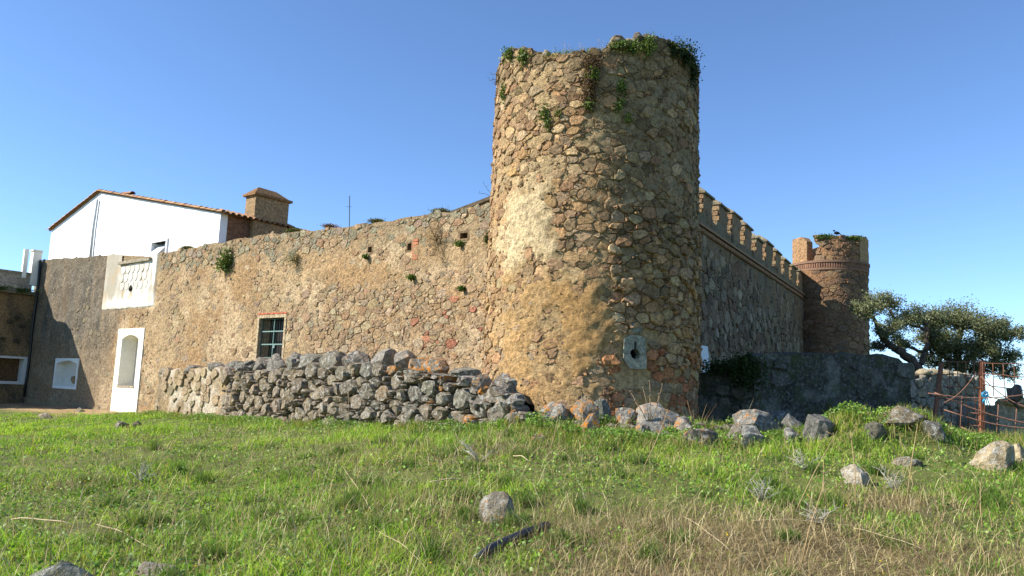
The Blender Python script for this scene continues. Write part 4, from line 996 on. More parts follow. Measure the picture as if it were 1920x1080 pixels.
# mortared left end with patches of lime
us = np.arange(UM-.1, DLEN+.1, .09); vsd = np.arange(-.5, 3.2, .09)
def dm_h(u, v): return -.06+.16*(fbm(u*1.3, v*1.3, 161)-.4)+.06*(fbm(u*5, v*5, 162)-.5)
def dm_c(u, v):
    n = fbm(u*1.4, v*1.4, 163)[..., None]; c = np.array(S(172, 146, 108))*(.7+.6*n); l = smooth(.5, .66, fbm(u*1.0, v*.9, 164))[..., None]
    g = smooth(.5, .65, fbm(u*1.7, v*1.2, 165))[..., None]; c = c*(1-.5*g)+np.array(S(128, 116, 92))*.5*g
    return c*(1-.7*l)+np.array(S(222, 208, 184))*.7*l
grid_surface('mortared_end', us, vsd, lambda u: DTOP(u)+.06*(vn(u*3, u*0, 3)-.5), DMAP, dm_h, dm_c, 'mortar', dry, flip=True, cap=.5)
SM2 = masonry(48, UM, DLEN-.2, .0, 2.6, .07, .2, 1.4, 4000, dkeep, joint=.01, power=3)
lay(dry, SM2, DMAP, lambda u, v, r: max(.01, float(dm_h(np.array(u), np.array(v)))+r.uniform(-.02, .03)) if r.random() < .4 else None, lambda u, v, r: pick(r, [S(170, 148, 114), S(150, 134, 106), S(186, 164, 128)], .12), 'masonry', 20, 300, None, flip=True)
for i, (px, py, w, h) in enumerate(((300, 696, 30, 10), (350, 692, 40, 10), (395, 690, 40, 12), (425, 694, 40, 18))):
    u, z = Dhit(px, py); V, F = rock_geo(350+i, w/FPX*27, .45, h/FPX*27+.1, 2, .15); mesh_obj('top_stone', V+DMAP(u, z-.12, -.25), F, 'lichen_rock', dry, pick(rng, DPAL, .1), True)

# ------------------------------------------------------------ loose boulders
BLD = [ # px, base py, width px, height px, orange, colour, label
 (1040, 806, 54, 44, .55, (150, 144, 130), 'grey boulder with orange lichen at the left foot of the round tower'),
 (1093, 782, 48, 28, .75, (158, 148, 128), 'flat orange-spotted boulder pressed against the tower foot behind the others'),
 (1127, 797, 46, 40, 0, (120, 122, 108), 'smooth grey-green boulder with dark shaded side before the tower'),
 (1105, 815, 32, 34, .8, (140, 132, 118), 'small upright boulder with bright orange lichen left of the smooth one'),
 (1176, 808, 40, 36, .7, (140, 132, 120), 'orange-speckled boulder below the keyhole loophole'),
 (1230, 806, 74, 42, .5, (164, 160, 148), 'large pale boulder dotted with orange lichen before the tower'),
 (1205, 826, 30, 28, .7, (150, 140, 126), 'small orange-topped stone tucked under the large pale boulder'),
 (1284, 814, 40, 28, .6, (168, 160, 146), 'tilted pale slab with orange lichen at right foot of tower'),
 (1318, 834, 60, 26, .45, (112, 108, 100), 'low dark broken rock in the grass right of the tower'),
 (1424, 810, 88, 36, .45, (138, 134, 122), 'long block-shaped boulder with one orange patch before the dark wall'),
 (1378, 832, 44, 28, 0, (140, 130, 112), 'brownish stone left below the long block-shaped boulder'),
 (1412, 836, 46, 32, 0, (146, 142, 132), 'rounded grey stone directly below the long block-shaped boulder'),
 (1466, 800, 40, 26, .1, (132, 128, 118), 'grey stone at the right end of the long block-shaped boulder'),
 (1515, 790, 50, 32, 0, (158, 152, 138), 'rounded pale boulder at the left end of the grassy mound'),
 (1484, 806, 38, 26, 0, (140, 134, 120), 'small grey stone just left of the rounded pale boulder'),
 (1538, 818, 46, 34, 0, (134, 130, 120), 'dark-sided stone half sunk in the front of the mound'),
 (1488, 828, 36, 22, 0, (146, 140, 126), 'low stone in the weeds at the left foot of the mound'),
 (1690, 777, 84, 14, 0, (150, 134, 104), 'broad flat tan rock on top of the grassy mound'),
 (1640, 815, 34, 18, 0, (124, 118, 100), 'shaded stone in the weeds under the flat tan rock'),
 (1752, 815, 34, 22, 0, (112, 108, 94), 'dark stone at the right end of the mound'),
 (1012, 830, 28, 14, .8, (170, 160, 140), 'little orange-lichened stone in the grass below the tower'),
 (930, 974, 64, 40, .35, (156, 146, 124), 'round lone stone with one orange patch in the foreground meadow'),
 (1605, 905, 42, 28, 0, (198, 184, 156), 'small sharp pale stone alone in the right meadow'),
 (1863, 876, 58, 42, 0, (196, 176, 138), 'angular tan boulder in the grass near the right edge'),
 (1910, 870, 40, 32, 0, (204, 184, 146), 'tan boulder cut by the right edge of the picture'),
 (1702, 868, 46, 10, 0, (150, 138, 112), 'flat stone barely showing in the grass below the mound'),
 (118, 1092, 98, 50, 0, (150, 150, 128), 'smooth greenish boulder at the bottom left corner'),
 (292, 1092, 80, 32, .1, (160, 148, 128), 'pitted pale rock at the bottom edge left of centre'),
 (1820, 806, 44, 44, 0, (160, 146, 118), 'rough stone block standing behind the wire fence'),
 (228, 801, 20, 10, 0, (140, 126, 100), 'small stone in the grass below the arched doorway'),
 (257, 800, 18, 10, 0, (120, 108, 88), 'dark small stone right below the arched doorway'),
 (85, 781, 24, 7, 0, (178, 160, 126), 'small flat stone on the dirt path at left'),
 (150, 770, 14, 6, 0, (170, 150, 116), 'tiny stone on the dirt path by the shadow edge')]
rg = random.Random(4)
for i, (px, py, w, h, a, c, lab) in enumerate(BLD):
    if py > 1080: p = zhit(px, py, .0); p[2] = gz(p[0], p[1])-.04
    elif px == 1820: p = at(px, py, 19.5)
    elif 1000 < px < 1300 and py < 812: p = at(px, py, 14.75+rg.uniform(-.1, .25)); 
    else: p = ghit(px, py+2)
    k_ = p[1]/FPX; g = gz(p[0], p[1]); w *= 1.12; h *= 1.15
    sub = 3 if w > 30 else 2
    zb_ = min(p[2], g)-.05-.35*h*k_-(.1 if px == 1690 else 0); hh = h*k_+(p[2]-zb_)+.02
    lone = px == 930
    V, F = rock_geo(500+i, w*k_*1.08, w*k_*rg.uniform(.75, 1.0), max(hh, .06), sub, .15 if lone else .27, 3 if lone else 9)
    an = rg.uniform(-.5, .5); cc, ss = math.cos(an), math.sin(an); V = V@np.array([[cc, ss, 0], [-ss, cc, 0], [0, 0, 1]])
    o = mesh_obj('boulder', V+np.array([p[0], p[1], zb_]), F, 'lichen_rock' if a > 0 or i % 3 else 'masonry', None, tuple(np.array(S(*c))*.8)+(a*.8,), False)
    tag(o, lab, 'boulder', 'loose boulders in the grass')

# small half-buried rubble along the bank below the tower
mb = MB(); rg = random.Random(91)
for i in range(230):
    px = rg.uniform(985, 1500) if i < 190 else rg.uniform(1500, 1780); p = at(px, 812, 14.5+rg.gauss(0, .28)); s = rg.uniform(.06, .2)
    V, F = rock_geo(900+i, s*1.3, s, s*.9, 1, .25, 5); g = gz(p[0], p[1]); c = pick(rg, DPAL, .2); mb.add(V+np.array([p[0], p[1], g-.25*s]), F, tuple(c)+((.5,) if rg.random() < .25 else (0,)))
tag(mb.build('bank_rubble', 'lichen_rock', None, False), 'small half-buried rubble stones along the grassy bank below the tower', kind='stuff')

# ------------------------------------------------------------ low walls on the right
lw = thing('low_wall', at(1550, 790, 20), 'low dark mossy rendered wall in the shade right of the round tower', 'wall')
WA = at(1413, 760, 19.6)[:2]; WB = at(1708, 760, 20.8)[:2]
wd = np.append(WB-WA, 0); WL = np.linalg.norm(wd); wd /= WL; wn_ = np.array([wd[1], -wd[0], 0]); WMAP = flatmap((WA[0], WA[1], 0), wd, wn_)
def Whit(px, py): p = hitplane(px, py, np.append(WA, 0), wn_); return float(np.dot(p[:2]-WA, wd[:2])), float(p[2])
wt = [Whit(*p) for p in ((1413, 668), (1440, 665), (1500, 663), (1560, 664), (1620, 666), (1665, 667), (1688, 674), (1700, 690), (1708, 715))]
us = np.arange(0, WL+.05, .09); vsw = np.arange(.5, 4.2, .09)
WT = interp(wt)
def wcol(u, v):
    n = fbm(u*1.6, v*1.6, 171)[..., None]; c = np.array(S(74, 70, 60))*(.4+1.1*n); l = smooth(.58, .68, fbm(u*2.2, v*2.2, 172))[..., None]; c = c*(1-.4*l)+np.array(S(150, 146, 132))*.4*l  # base darkened to deepen the wall's shade, besides its real dark moss
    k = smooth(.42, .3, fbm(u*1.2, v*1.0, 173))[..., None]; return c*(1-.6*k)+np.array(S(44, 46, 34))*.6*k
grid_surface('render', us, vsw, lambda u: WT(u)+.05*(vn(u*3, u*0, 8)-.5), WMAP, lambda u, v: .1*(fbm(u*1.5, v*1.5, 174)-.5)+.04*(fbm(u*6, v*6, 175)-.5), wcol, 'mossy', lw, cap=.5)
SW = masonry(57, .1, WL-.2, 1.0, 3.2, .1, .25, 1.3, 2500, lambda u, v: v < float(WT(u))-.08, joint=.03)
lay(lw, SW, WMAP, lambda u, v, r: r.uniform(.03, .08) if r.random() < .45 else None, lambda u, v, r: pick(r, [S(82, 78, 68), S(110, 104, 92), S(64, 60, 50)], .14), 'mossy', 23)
# ruined stub between tower and low wall
rs = thing('ruined_wall_stub', at(1360, 790, 20.4), 'dark ruined wall stub covered in ivy between tower and low wall', 'wall')
XA = at(1296, 760, 20.3)[:2]; XB = at(1420, 760, 19.66)[:2]; xd = np.append(XB-XA, 0); XL = np.linalg.norm(xd); xd /= XL; xn = np.array([xd[1], -xd[0], 0]); XMAP = flatmap((XA[0], XA[1], 0), xd, xn)
def Xhit(px, py): p = hitplane(px, py, np.append(XA, 0), xn); return float(np.dot(p[:2]-XA, xd[:2])), float(p[2])
XT = interp([Xhit(*p) for p in ((1296, 706), (1315, 702), (1330, 692), (1352, 684), (1372, 688), (1388, 690), (1400, 680), (1415, 668))])
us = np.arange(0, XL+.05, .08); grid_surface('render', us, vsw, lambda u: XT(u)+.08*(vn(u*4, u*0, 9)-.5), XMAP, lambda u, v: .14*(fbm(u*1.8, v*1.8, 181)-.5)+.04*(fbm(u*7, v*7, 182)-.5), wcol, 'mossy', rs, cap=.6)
SX = masonry(58, .1, XL-.1, 1.0, 3.0, .09, .2, 1.3, 900, lambda u, v: v < float(XT(u))-.02, joint=.02)
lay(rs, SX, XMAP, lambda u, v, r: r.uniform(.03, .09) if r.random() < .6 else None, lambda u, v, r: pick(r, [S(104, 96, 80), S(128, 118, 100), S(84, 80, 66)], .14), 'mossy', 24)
# lower wall continuing behind the fence, sunlit on top
bw = thing('boundary_wall', at(1770, 790, 24), 'low stone boundary wall behind the wire fence below the oaks', 'wall')
YA = at(1690, 760, 22.6)[:2]; YB = at(1838, 760, 25.5)[:2]; yd = np.append(YB-YA, 0); YL = np.linalg.norm(yd); yd /= YL; yn = np.array([yd[1], -yd[0], 0]); YMAP = flatmap((YA[0], YA[1], 0), yd, yn)
def Yhit(px, py): p = hitplane(px, py, np.append(YA, 0), yn); return float(np.dot(p[:2]-YA, yd[:2])), float(p[2])
YT = interp([Yhit(*p) for p in ((1690, 698), (1735, 699), (1760, 697), (1800, 702), (1825, 706), (1838, 716))])
us = np.arange(0, YL+.05, .1); vsy = np.arange(.3, 3.6, .1)
grid_surface('rubble_core', us, vsy, lambda u: YT(u)-.08, YMAP, lambda u, v: -.06+.05*(fbm(u*4, v*4, 191)-.5), lambda u, v: np.array(S(112, 100, 78))*(.6+.7*fbm(u*3, v*3, 192)[..., None]), 'mortar', bw, cap=.5)
SY = masonry(59, .05, YL-.05, .7, 3.0, .1, .24, 1.4, 2500, lambda u, v: v < float(YT(u)), joint=.012)
lay(bw, SY, YMAP, lambda u, v, r: r.uniform(.02, .09), lambda u, v, r: pick(r, [S(132, 126, 112), S(150, 142, 124), S(116, 108, 92), S(160, 146, 116)], .14), 'lichen_rock', 25)
for i, px in enumerate((1745, 1766, 1786, 1806, 1824)):
    u, z = Yhit(px, 700); V, F = rock_geo(600+i, .45, .5, .22, 2, .15); mesh_obj('top_stone', V+YMAP(u, float(YT(u))-.1, -.22), F, 'lichen_rock', bw, S(172, 158, 126), True)
# concrete trough behind the fence at the right edge
q = at(1895, 800, 17.2); tw = 1.75; hz = (800-757)/FPX*20.5
tr = thing('stone_trough', (q[0], q[1], q[2]), 'low weathered concrete trough behind the fence at the right edge', 'trough')
x0 = at(1868, 800, 17.2)[0]; zt = at(1890, 760, 17.2)[2]; zb0 = gz(q[0], q[1])-.25
f_ = lambda a, b, y0, y1, z0, z1, nm, c: MB().box((a, y0, z0), (b-a, 0, 0), (0, y1-y0, 0), (0, 0, z1-z0), c).build(nm, 'mortar', tr)
cc = S(176, 166, 142); f_(x0, x0+2.4, 17.1, 17.25, zb0, zt, 'front', cc); f_(x0, x0+2.4, 18.1, 18.25, zb0, zt-.003, 'back', cc); f_(x0+.002, x0+.16, 17.25, 18.1, zb0, zt-.02, 'end', cc); f_(x0+2.24, x0+2.398, 17.25, 18.1, zb0, zt-.02, 'end', cc); f_(x0+.16, x0+2.24, 17.25, 18.1, zb0, zt-.35, 'basin', S(80, 76, 62))
V, F = rock_geo(640, .9, .5, .24, 3, .15); o = mesh_obj('rim_stone', V+np.array([x0+.45, 17.2, zt-.06]), F, 'masonry', tr, S(182, 160, 122), True)

# ------------------------------------------------------------ rusty wire fence
fence = thing('wire_fence', at(1842, 815, 16.4), 'rusty reinforcing-mesh fence on two angle-iron posts at right', 'fence')
RUST = S(124, 86, 68)
Pb, Pt_ = at(1838, 818, 16.4), at(1839.5, 676, 16.4); Qb, Qt = at(1746, 796, 17.0), at(1764, 679, 17.0)
def post(b, t, w, c):
    mb = MB(); d = t-b
    mb.box(b-Z*.3, (w, 0, 0), (0, .006, 0), d+Z*.3, c); mb.box(b-Z*.3+np.array([0, .0062, 0]), (.006, 0, 0), (0, w, 0), d+Z*.3, c); return mb.build('post', 'rust', fence)
post(Pb, Pt_, .085, S(132, 84, 62)); post(Qb, Qt, .07, S(124, 88, 72))
rg = random.Random(9)
def wire(P, r=.0085, c=RUST): mb = MB().tube(P, r, 5, tuple(np.array(c)*rg.uniform(.75, 1.25))); mb.build('wire', 'rust', fence, True)
def mesh_panel(px0, px1, tops, bots, n, m, Y0, Y1, sag=0.0):
    f0 = np.interp
    for k in range(n+1):
        q = k/n; px = px0+(px1-px0)*q; yt = np.interp(q, [0, 1], tops); yb = np.interp(q, [0, 1], bots); Y = Y0+(Y1-Y0)*q
        wire([at(px+(2+rg.uniform(-2, 2))*(1-s)*2, yt+(yb-yt)*(1-s) if False else yb+(yt-yb)*s, Y+rg.uniform(-.01, .01)) for s in (0, .33, .66, 1)], .009)
    for j in range(m+1):
        s = j/m; wire([at(px0+(px1-px0)*q, np.interp(q, [0, 1], bots)+(np.interp(q, [0, 1], tops)-np.interp(q, [0, 1], bots))*s+sag*math.sin(q*3.1)*12*(1-s)+rg.uniform(-1, 1), Y0+(Y1-Y0)*q+rg.uniform(-.012, .012)) for q in np.linspace(0, 1, 7)], .010)
mesh_panel(1764, 1842, (679, 679), (792, 800), 5, 5, 16.95, 16.38)
mesh_panel(1842, 1960, (680, 684), (740, 760), 6, 3, 16.36, 16.0, .3)
# fallen lower panel, bent rods running off to the right
for (a, b, r) in (((1752, 736), (1960, 800), .016), ((1740, 737), (1935, 738), .010), ((1770, 768), (1960, 805), .013), ((1800, 800), (1960, 842), .015), ((1815, 812), (1915, 872), .012), ((1838, 705), (1935, 768), .010), ((1742, 790), (1850, 812), .011), ((1770, 755), (1830, 700), .010)):
    P = [at(a[0]+(b[0]-a[0])*q, a[1]+(b[1]-a[1])*q+9*math.sin(q*3.14), 16.2-.4*q) for q in np.linspace(0, 1, 7)]; wire(P, r, S(136, 100, 82))
for k in range(4):
    P = [at(1800+k*34+4*s, 812+k*8-70*s, 16.1) for s in (0, .5, 1)]; wire(P, .009, S(130, 94, 76))
# blue twine on the post
bt = at(1845, 738, 16.33); mb = MB()
for k in range(6):
    a0 = rg.uniform(0, 6.28); mb.tube([bt+np.array([.07*math.cos(a0+s*3), -.03-.02*math.sin(s*5), .05*math.sin(a0+s*4)+(-.04*k*s*.5)]) for s in np.linspace(0, 1.6, 7)], .012, 5, S(40, 150, 190))
for k in range(3): mb.tube([bt, bt+np.array([.04-.03*k, -.04, -.1]), bt+np.array([.08-.05*k, -.05, -.24])], .01, 5, S(46, 160, 200))
tag(mb.build('blue_twine', 'plastic', None, True), 'knot of bright blue twine tied to the rusty fence post', 'twine')
# black plastic sheet caught on the fence
bs = [at(*p, 16.0) for p in ((1889, 727), (1900, 727), (1897, 742), (1908, 754), (1912, 768), (1902, 757), (1893, 752), (1891, 741))]
mb = MB(); mb.prism(bs, (0, .05, 0), S(16, 16, 16.4)); V, F = rock_geo(66, .3, .16, .42, 2, .3); mb.add(V@np.array([[.9, 0, -.3], [0, 1, 0], [.3, 0, .9]])+at(1900, 756, 16.05), F, S(15, 15, 17))
tag(mb.build('plastic_sheet', 'plastic', None, False), 'torn black plastic sheet hanging on the fence at right edge', 'plastic sheet')

# ------------------------------------------------------------ holm oaks
def leaves(rs, P, size, cols, nrm=None, aspect=.55):
    n = len(P); d = rs.normal(size=(n, 3)); d /= np.linalg.norm(d, axis=1)[:, None]
    if nrm is not None: d = d*.6+nrm; d /= np.linalg.norm(d, axis=1)[:, None]
    a = np.cross(d, rs.normal(size=(n, 3))); a /= np.linalg.norm(a, axis=1)[:, None]; b = np.cross(d, a)
    s = (size*rs.uniform(.6, 1.3, n))[:, None]
    V = np.stack([P-a*s*.5, P+b*s*aspect*.5+d*s*.08, P+a*s*.5, P-b*s*aspect*.5+d*s*.08], 1).reshape(-1, 3)
    T = np.arange(4*n).reshape(n, 4); return V, T, np.repeat(cols, 4, 0)
def oak(base, limbs, seed, label, nleaf, bc):
    rs = np.random.RandomState(seed); rg = random.Random(seed)
    t = thing('holm_oak', base, label, 'tree', 'holm oaks behind the low wall'); tips = []
    mb = MB()
    def branch(P0, P1, r0, r1, wob, n=6):
        P = [P0+(P1-P0)*q+np.array([rg.uniform(-1, 1), rg.uniform(-1, 1), rg.uniform(-.6, .6)])*wob*math.sin(q*3.14) for q in np.linspace(0, 1, n)]
        P[0] = P0; P[-1] = P1; mb.tube(P, list(np.linspace(r0, r1, n)), 7, tuple(np.array(S(82, 72, 60))*rg.uniform(.85, 1.15))); return P
    for (pts, r0, r1) in limbs['trunk']:
        for i in range(len(pts)-1):
            q0, q1 = i/(len(pts)-1), (i+1)/(len(pts)-1); branch(pts[i], pts[i+1], r0+(r1-r0)*q0, r0+(r1-r0)*q1, .05)
    for (c, rx, ry, rz, k) in limbs['lobes']:
        near = min((p for (pts, _, _) in limbs['trunk'] for p in pts), key=lambda p: np.linalg.norm(p-c)); 
        branch(near, c-Z*rz*.2, .06, .03, .12)
        for j in range(k):
            v = rs.normal(size=3); v /= np.linalg.norm(v); e = c+v*np.array([rx, ry, rz])*rs.uniform(.45, 1.0)
            P = branch(c-Z*rz*.2, e, .025, .006, .1, 4); tips.append((e, .42*(rx+rz)/2.4)); tips.append((P[2], .34*(rx+rz)/2.4))
    mb.build('trunk', 'bark', t, True)
    T = rs.randint(0, len(tips), nleaf); ce = np.array([tips[i][0] for i in T]); sg = np.array([tips[i][1] for i in T])
    P = ce+rs.normal(size=(nleaf, 3))*sg[:, None]*np.array([.6, .6, .52])
    cl = rs.uniform(.75, 1.25, len(tips))[T]*rs.uniform(.7, 1.3, nleaf)
    cols = np.array(bc)[None]*cl[:, None]; mix = rs.random_sample(nleaf) < .12; cols[mix] = np.array(S(150, 146, 96))*.8
    V, Q_, C = leaves(rs, P, .07, cols); np_obj('crown', V, Q_, 'leaf', t, C)
    return t
Y1 = 27.0
A = lambda px, py, dy=0: at(px, py, Y1+dy)
oak(np.array([A(1722, 700)[0], Y1, 1.0]), dict(trunk=[([A(1726, 740), A(1722, 695), A(1705, 672), A(1680, 655), A(1664, 645), A(1650, 625), A(1640, 600)], .2, .06), ([A(1664, 645), A(1662, 625), A(1680, 600)], .09, .05), ([A(1722, 695), A(1735, 660), A(1740, 620)], .12, .05)],
    lobes=[(A(1622, 575), .6, .7, .45, 14), (A(1655, 568, .4), .6, .7, .45, 16), (A(1665, 615, -.3), .5, .6, .45, 12), (A(1700, 600, .6), .75, .8, .55, 15), (A(1690, 640, .8), .6, .6, .4, 9), (A(1735, 590, .8), .7, .8, .5, 14), (A(1645, 650, .3), .3, .4, .3, 6)]), 5,
    'holm oak with dark trunk leaning left toward the far tower', 17000, S(116, 122, 90))
oak(np.array([A(1800, 720)[0]+.3, Y1+1.5, 1.0]), dict(trunk=[([A(1800, 760, 1.5), A(1800, 700, 1.5), A(1795, 660, 1.5), A(1800, 620, 1.5)], .22, .09), ([A(1800, 690, 1.5), A(1840, 650, 1.2), A(1870, 630, 1)], .14, .06), ([A(1800, 690, 1.5), A(1760, 660, 1.4), A(1745, 640, 1)], .12, .06)],
    lobes=[(A(1760, 600, 1), .8, .9, .5, 18), (A(1800, 600, 1.2), .9, .9, .6, 22), (A(1830, 605, .6), .85, .9, .55, 20), (A(1865, 615, 1), .7, .8, .5, 16), (A(1893, 622, .8), .5, .6, .45, 12), (A(1880, 665, .8), .6, .7, .5, 14), (A(1835, 655, 1), .8, .8, .55, 18), (A(1785, 655, 1.4), .8, .8, .5, 18), (A(1745, 660, 1.2), .6, .7, .45, 12), (A(1890, 695, .6), .45, .6, .35, 9), (A(1815, 690, 1.2), .7, .6, .3, 10), (A(1740, 625, 1.6), .7, .8, .5, 14), (A(1770, 630, .6), .8, .8, .5, 16), (A(1860, 640, .6), .8, .8, .5, 16), (A(1850, 685, 1.2), .8, .7, .35, 12), (A(1765, 685, 1.6), .7, .6, .3, 10)]), 6,
    'broad bushy holm oak behind the wire fence at right', 42000, S(112, 118, 86))

# ------------------------------------------------------------ plants growing on the masonry
GR = [S(90, 112, 46), S(104, 124, 54), S(76, 98, 40), S(118, 132, 64)]
def wallplant(name, centers, n, size, label, cat, pal=GR, seed=1, nrm=None, stems=0, group='plants growing on the masonry', aspect=.8):
    rs = np.random.RandomState(seed); P = []
    for (c, sx, sn_, sz, k) in centers:
        q = rs.normal(size=(max(1, int(n*k)), 3)); P.append(np.array(c)[None]+np.outer(q[:, 0]*sx, TRI)+np.outer(np.abs(q[:, 1])*sn_, nrm if nrm is not None else TCAM)+np.outer(q[:, 2]*sz, Z))
    P = np.vstack(P); cols = np.array(pal)[rs.randint(0, len(pal), len(P))]*rs.uniform(.65, 1.2, (len(P), 1))
    V, Q_, C = leaves(rs, P, size, cols, None, aspect)
    if not stems: return tag(np_obj(name, V, Q_, 'leaf', None, C), label, cat, group)
    b = P.mean(0)-Z*.05; root = thing(name, b, label, cat, group); np_obj('foliage', V, Q_, 'leaf', root, C)
    mb = MB()
    for k in range(stems):
        e = P[rs.randint(len(P))]; mb.tube([b-(nrm if nrm is not None else TCAM)*.05, (b+e)/2+Z*.03, e], [.008, .006, .003], 4, S(96, 84, 60))
    mb.build('stem', 'bark', root, True); return root
TT = lambda px, py, h=.05: TMAP(*[x*y for x, y in zip(Thit(px, py), (TR, 1))], h)
LT = lambda px, py, h=.05: LMAP(*Lhit(px, py), h)
wallplant('ivy', [(TT(1262, 95), .16, .08, .1, .3), (TT(1282, 110), .12, .1, .14, .4), (TT(1296, 135), .06, .08, .2, .3)], 2600, .042, 'dark ivy hanging over the right shoulder of the tower top', 'ivy', [S(48, 66, 28), S(60, 78, 32), S(40, 54, 26)], 1, stems=5)
wallplant('ivy', [(TT(1215, 88), .07, .08, .12, .5), (TT(1185, 92), .14, .06, .07, .3), (TT(1160, 88), .1, .06, .05, .2)], 1100, .045, 'bright green creeper below the highest point of the tower rim', 'creeper', GR, 2, stems=4)
wallplant('grass_tuft', [(TT(1075, 97, -.15), .32, .05, .05, .6), (TT(1115, 96, -.15), .15, .05, .06, .4)], 1500, .06, 'green grass fringe along the low middle of the tower rim', 'grass', [S(126, 138, 62), S(104, 126, 50), S(150, 150, 84)], 3, aspect=.18)
wallplant('creeper', [(TT(1110, 125), .1, .1, .1, .3), (TT(1106, 155), .07, .09, .14, .3), (TT(1102, 190), .08, .06, .1, .2)], 2200, .09, 'brown withered creeper hanging down the middle of the tower top', 'creeper', [S(88, 66, 44), S(70, 52, 36), S(110, 86, 56)], 4, stems=9, aspect=.16)
wallplant('creeper', [(TT(1112, 145), .06, .1, .07, .6), (TT(1103, 200), .05, .08, .05, .3)], 420, .055, 'green leafy sprig amid the withered creeper on the tower', 'creeper', GR, 5, stems=3)
wallplant('creeper', [(TT(985, 110), .08, .07, .09, .5), (TT(958, 105), .07, .08, .08, .5)], 520, .055, 'small green plants on the left end of the tower rim', 'plant', GR, 6)
wallplant('creeper', [(TT(1165, 165), .05, .06, .08, .5), (TT(1160, 200), .05, .05, .1, .3), (TT(1175, 225), .05, .05, .06, .2)], 380, .05, 'green sprigs in the upper tower face right of centre', 'plant', GR, 7)
wallplant('creeper', [(TT(1022, 215), .05, .05, .1, .5), (TT(1028, 235), .04, .04, .08, .3), (TT(1047, 213), .05, .05, .05, .2)], 300, .05, 'small green sprigs high on the left tower face', 'plant', GR, 8)
wallplant('creeper', [(TT(948, 175), .04, .05, .12, 1.0)], 160, .05, 'thin green creeper at the upper left edge of the tower', 'plant', GR, 9)
wallplant('wall_plant', [(LT(432, 487), .15, .14, .22, .6), (LT(425, 500), .12, .1, .1, .3)], 900, .08, 'bright green bush hanging from the left part of the curtain wall', 'plant', GR, 10, LN, 4)
wallplant('wall_plant', [(LT(557, 487), .13, .12, .12, 1.0)], 700, .06, 'grey-green tuft on the curtain wall above the barred window', 'plant', [S(126, 124, 82), S(104, 108, 66), S(140, 128, 90)], 11, LN, 4, aspect=.25)
wallplant('wall_plant', [(LT(818, 438), .2, .12, .25, .6), (LT(832, 468), .2, .08, .22, .4)], 1500, .07, 'dry brown brush clinging to the curtain wall near the tower', 'plant', [S(134, 112, 82), S(112, 94, 68), S(150, 128, 96)], 12, LN, 14, aspect=.1)
wallplant('wall_plant', [(LT(776, 521), .06, .05, .035, 1.0)], 260, .06, 'little green tuft in the middle of the curtain wall', 'plant', GR, 13, LN)
wallplant('wall_plant', [(LT(870, 541), .045, .04, .03, 1.0)], 180, .06, 'tiny green tuft on the curtain wall close to the tower', 'plant', GR, 14, LN)
wallplant('wall_plant', [(LT(866, 458), .055, .04, .032, 1.0)], 400, .06, 'green tuft below the beam hole nearest the tower', 'plant', GR, 15, LN)
wallplant('wall_plant', [(LT(690, 482), .04, .04, .035, 1.0)], 180, .06, 'small green sprig under the leftmost beam hole', 'plant', GR, 16, LN)
wallplant('wall_plant', [(LT(917, 450), .03, .03, .06, 1.0)], 420, .05, 'dull green growth where curtain wall meets the tower', 'plant', [S(106, 110, 62), S(90, 98, 54)], 17, LN)
for i, (px, n, lab) in enumerate(((350, 500, 'green weeds on the wall crest beside the white house'), (545, 380, 'weed tuft on the wall crest right of the chimney'), (612, 260, 'dry reddish weed on the wall crest left of the mast'), (700, 420, 'low weeds on the middle of the curtain wall crest'), (820, 420, 'weeds on the curtain wall crest above the dry brush'))):
    t = Lhit(px, 440)[0]; wallplant('crest_weed', [(LMAP(t, float(LTOP(t))+.02, -.05), .11, .06, .035, 1.0)], n*2, .07, lab, 'weed', [S(140, 110, 92), S(120, 92, 74)] if i == 2 else [S(118, 122, 64), S(98, 108, 52), S(140, 128, 86)], 20+i, -LN, aspect=.25)
wallplant('ivy', [(XMAP(*Xhit(1395, 685), .05), .25, .12, .12, .5), (XMAP(*Xhit(1350, 690), .05), .3, .12, .1, .4), (XMAP(*Xhit(1405, 705), .08), .2, .1, .2, .3)], 3000, .06, 'dark ivy over the ruined wall stub beside the tower', 'ivy', [S(58, 76, 36), S(70, 90, 42), S(46, 62, 30)], 30)
wallplant('ivy', [(FMAP(Fhit(1548, 446)[0], ztop-.08, -.1), .3, .1, .07, .5), (FMAP(Fhit(1594, 446)[0], ztop-.12, -.1), .3, .1, .06, .5)], 900, .09, 'green weeds on the rim of the far tower', 'weed', GR[:3], 31)
s_ = SMAP(1.2, sled+.12, .1); wallplant('moss', [(SMAP(.9, sled+.12, .08), .4, .05, .05, .5), (SMAP(1.8, sled+.12, .08), .4, .05, .05, .5)], 1500, .06, 'strip of moss and weeds on the ledge of the shaded side wall', 'moss', [S(72, 88, 36), S(86, 100, 44)], 32, SNm)
def twigs(name, base, ends, label, r=.006, c=S(84, 70, 56), seed=1, group='bare twigs'):
    rg = random.Random(seed); mb = MB()
    for e in ends:
        m = (np.asarray(base)+np.asarray(e))/2+np.array([rg.uniform(-.04, .04), rg.uniform(-.04, .04), rg.uniform(-.02, .06)]); mb.tube([base, m, e], [r, r*.8, r*.5], 4, c)
        for k in range(3):
            s = m+(np.asarray(e)-m)*rg.uniform(0, .9); mb.tube([s, s+np.array([rg.uniform(-.1, .1), rg.uniform(-.06, .06), rg.uniform(-.02, .1)])], [r*.6, r*.3], 4, c)
    return tag(mb.build(name, 'bark', None, True), label, 'twig', group)
tb = TT(939, 150, 0); twigs('bare_twig', tb, [at(917, 152, tb[1]), at(922, 140, tb[1]), at(926, 158, tb[1]), at(930, 132, tb[1])], 'bare twigs sticking out from the upper left edge of the tower')
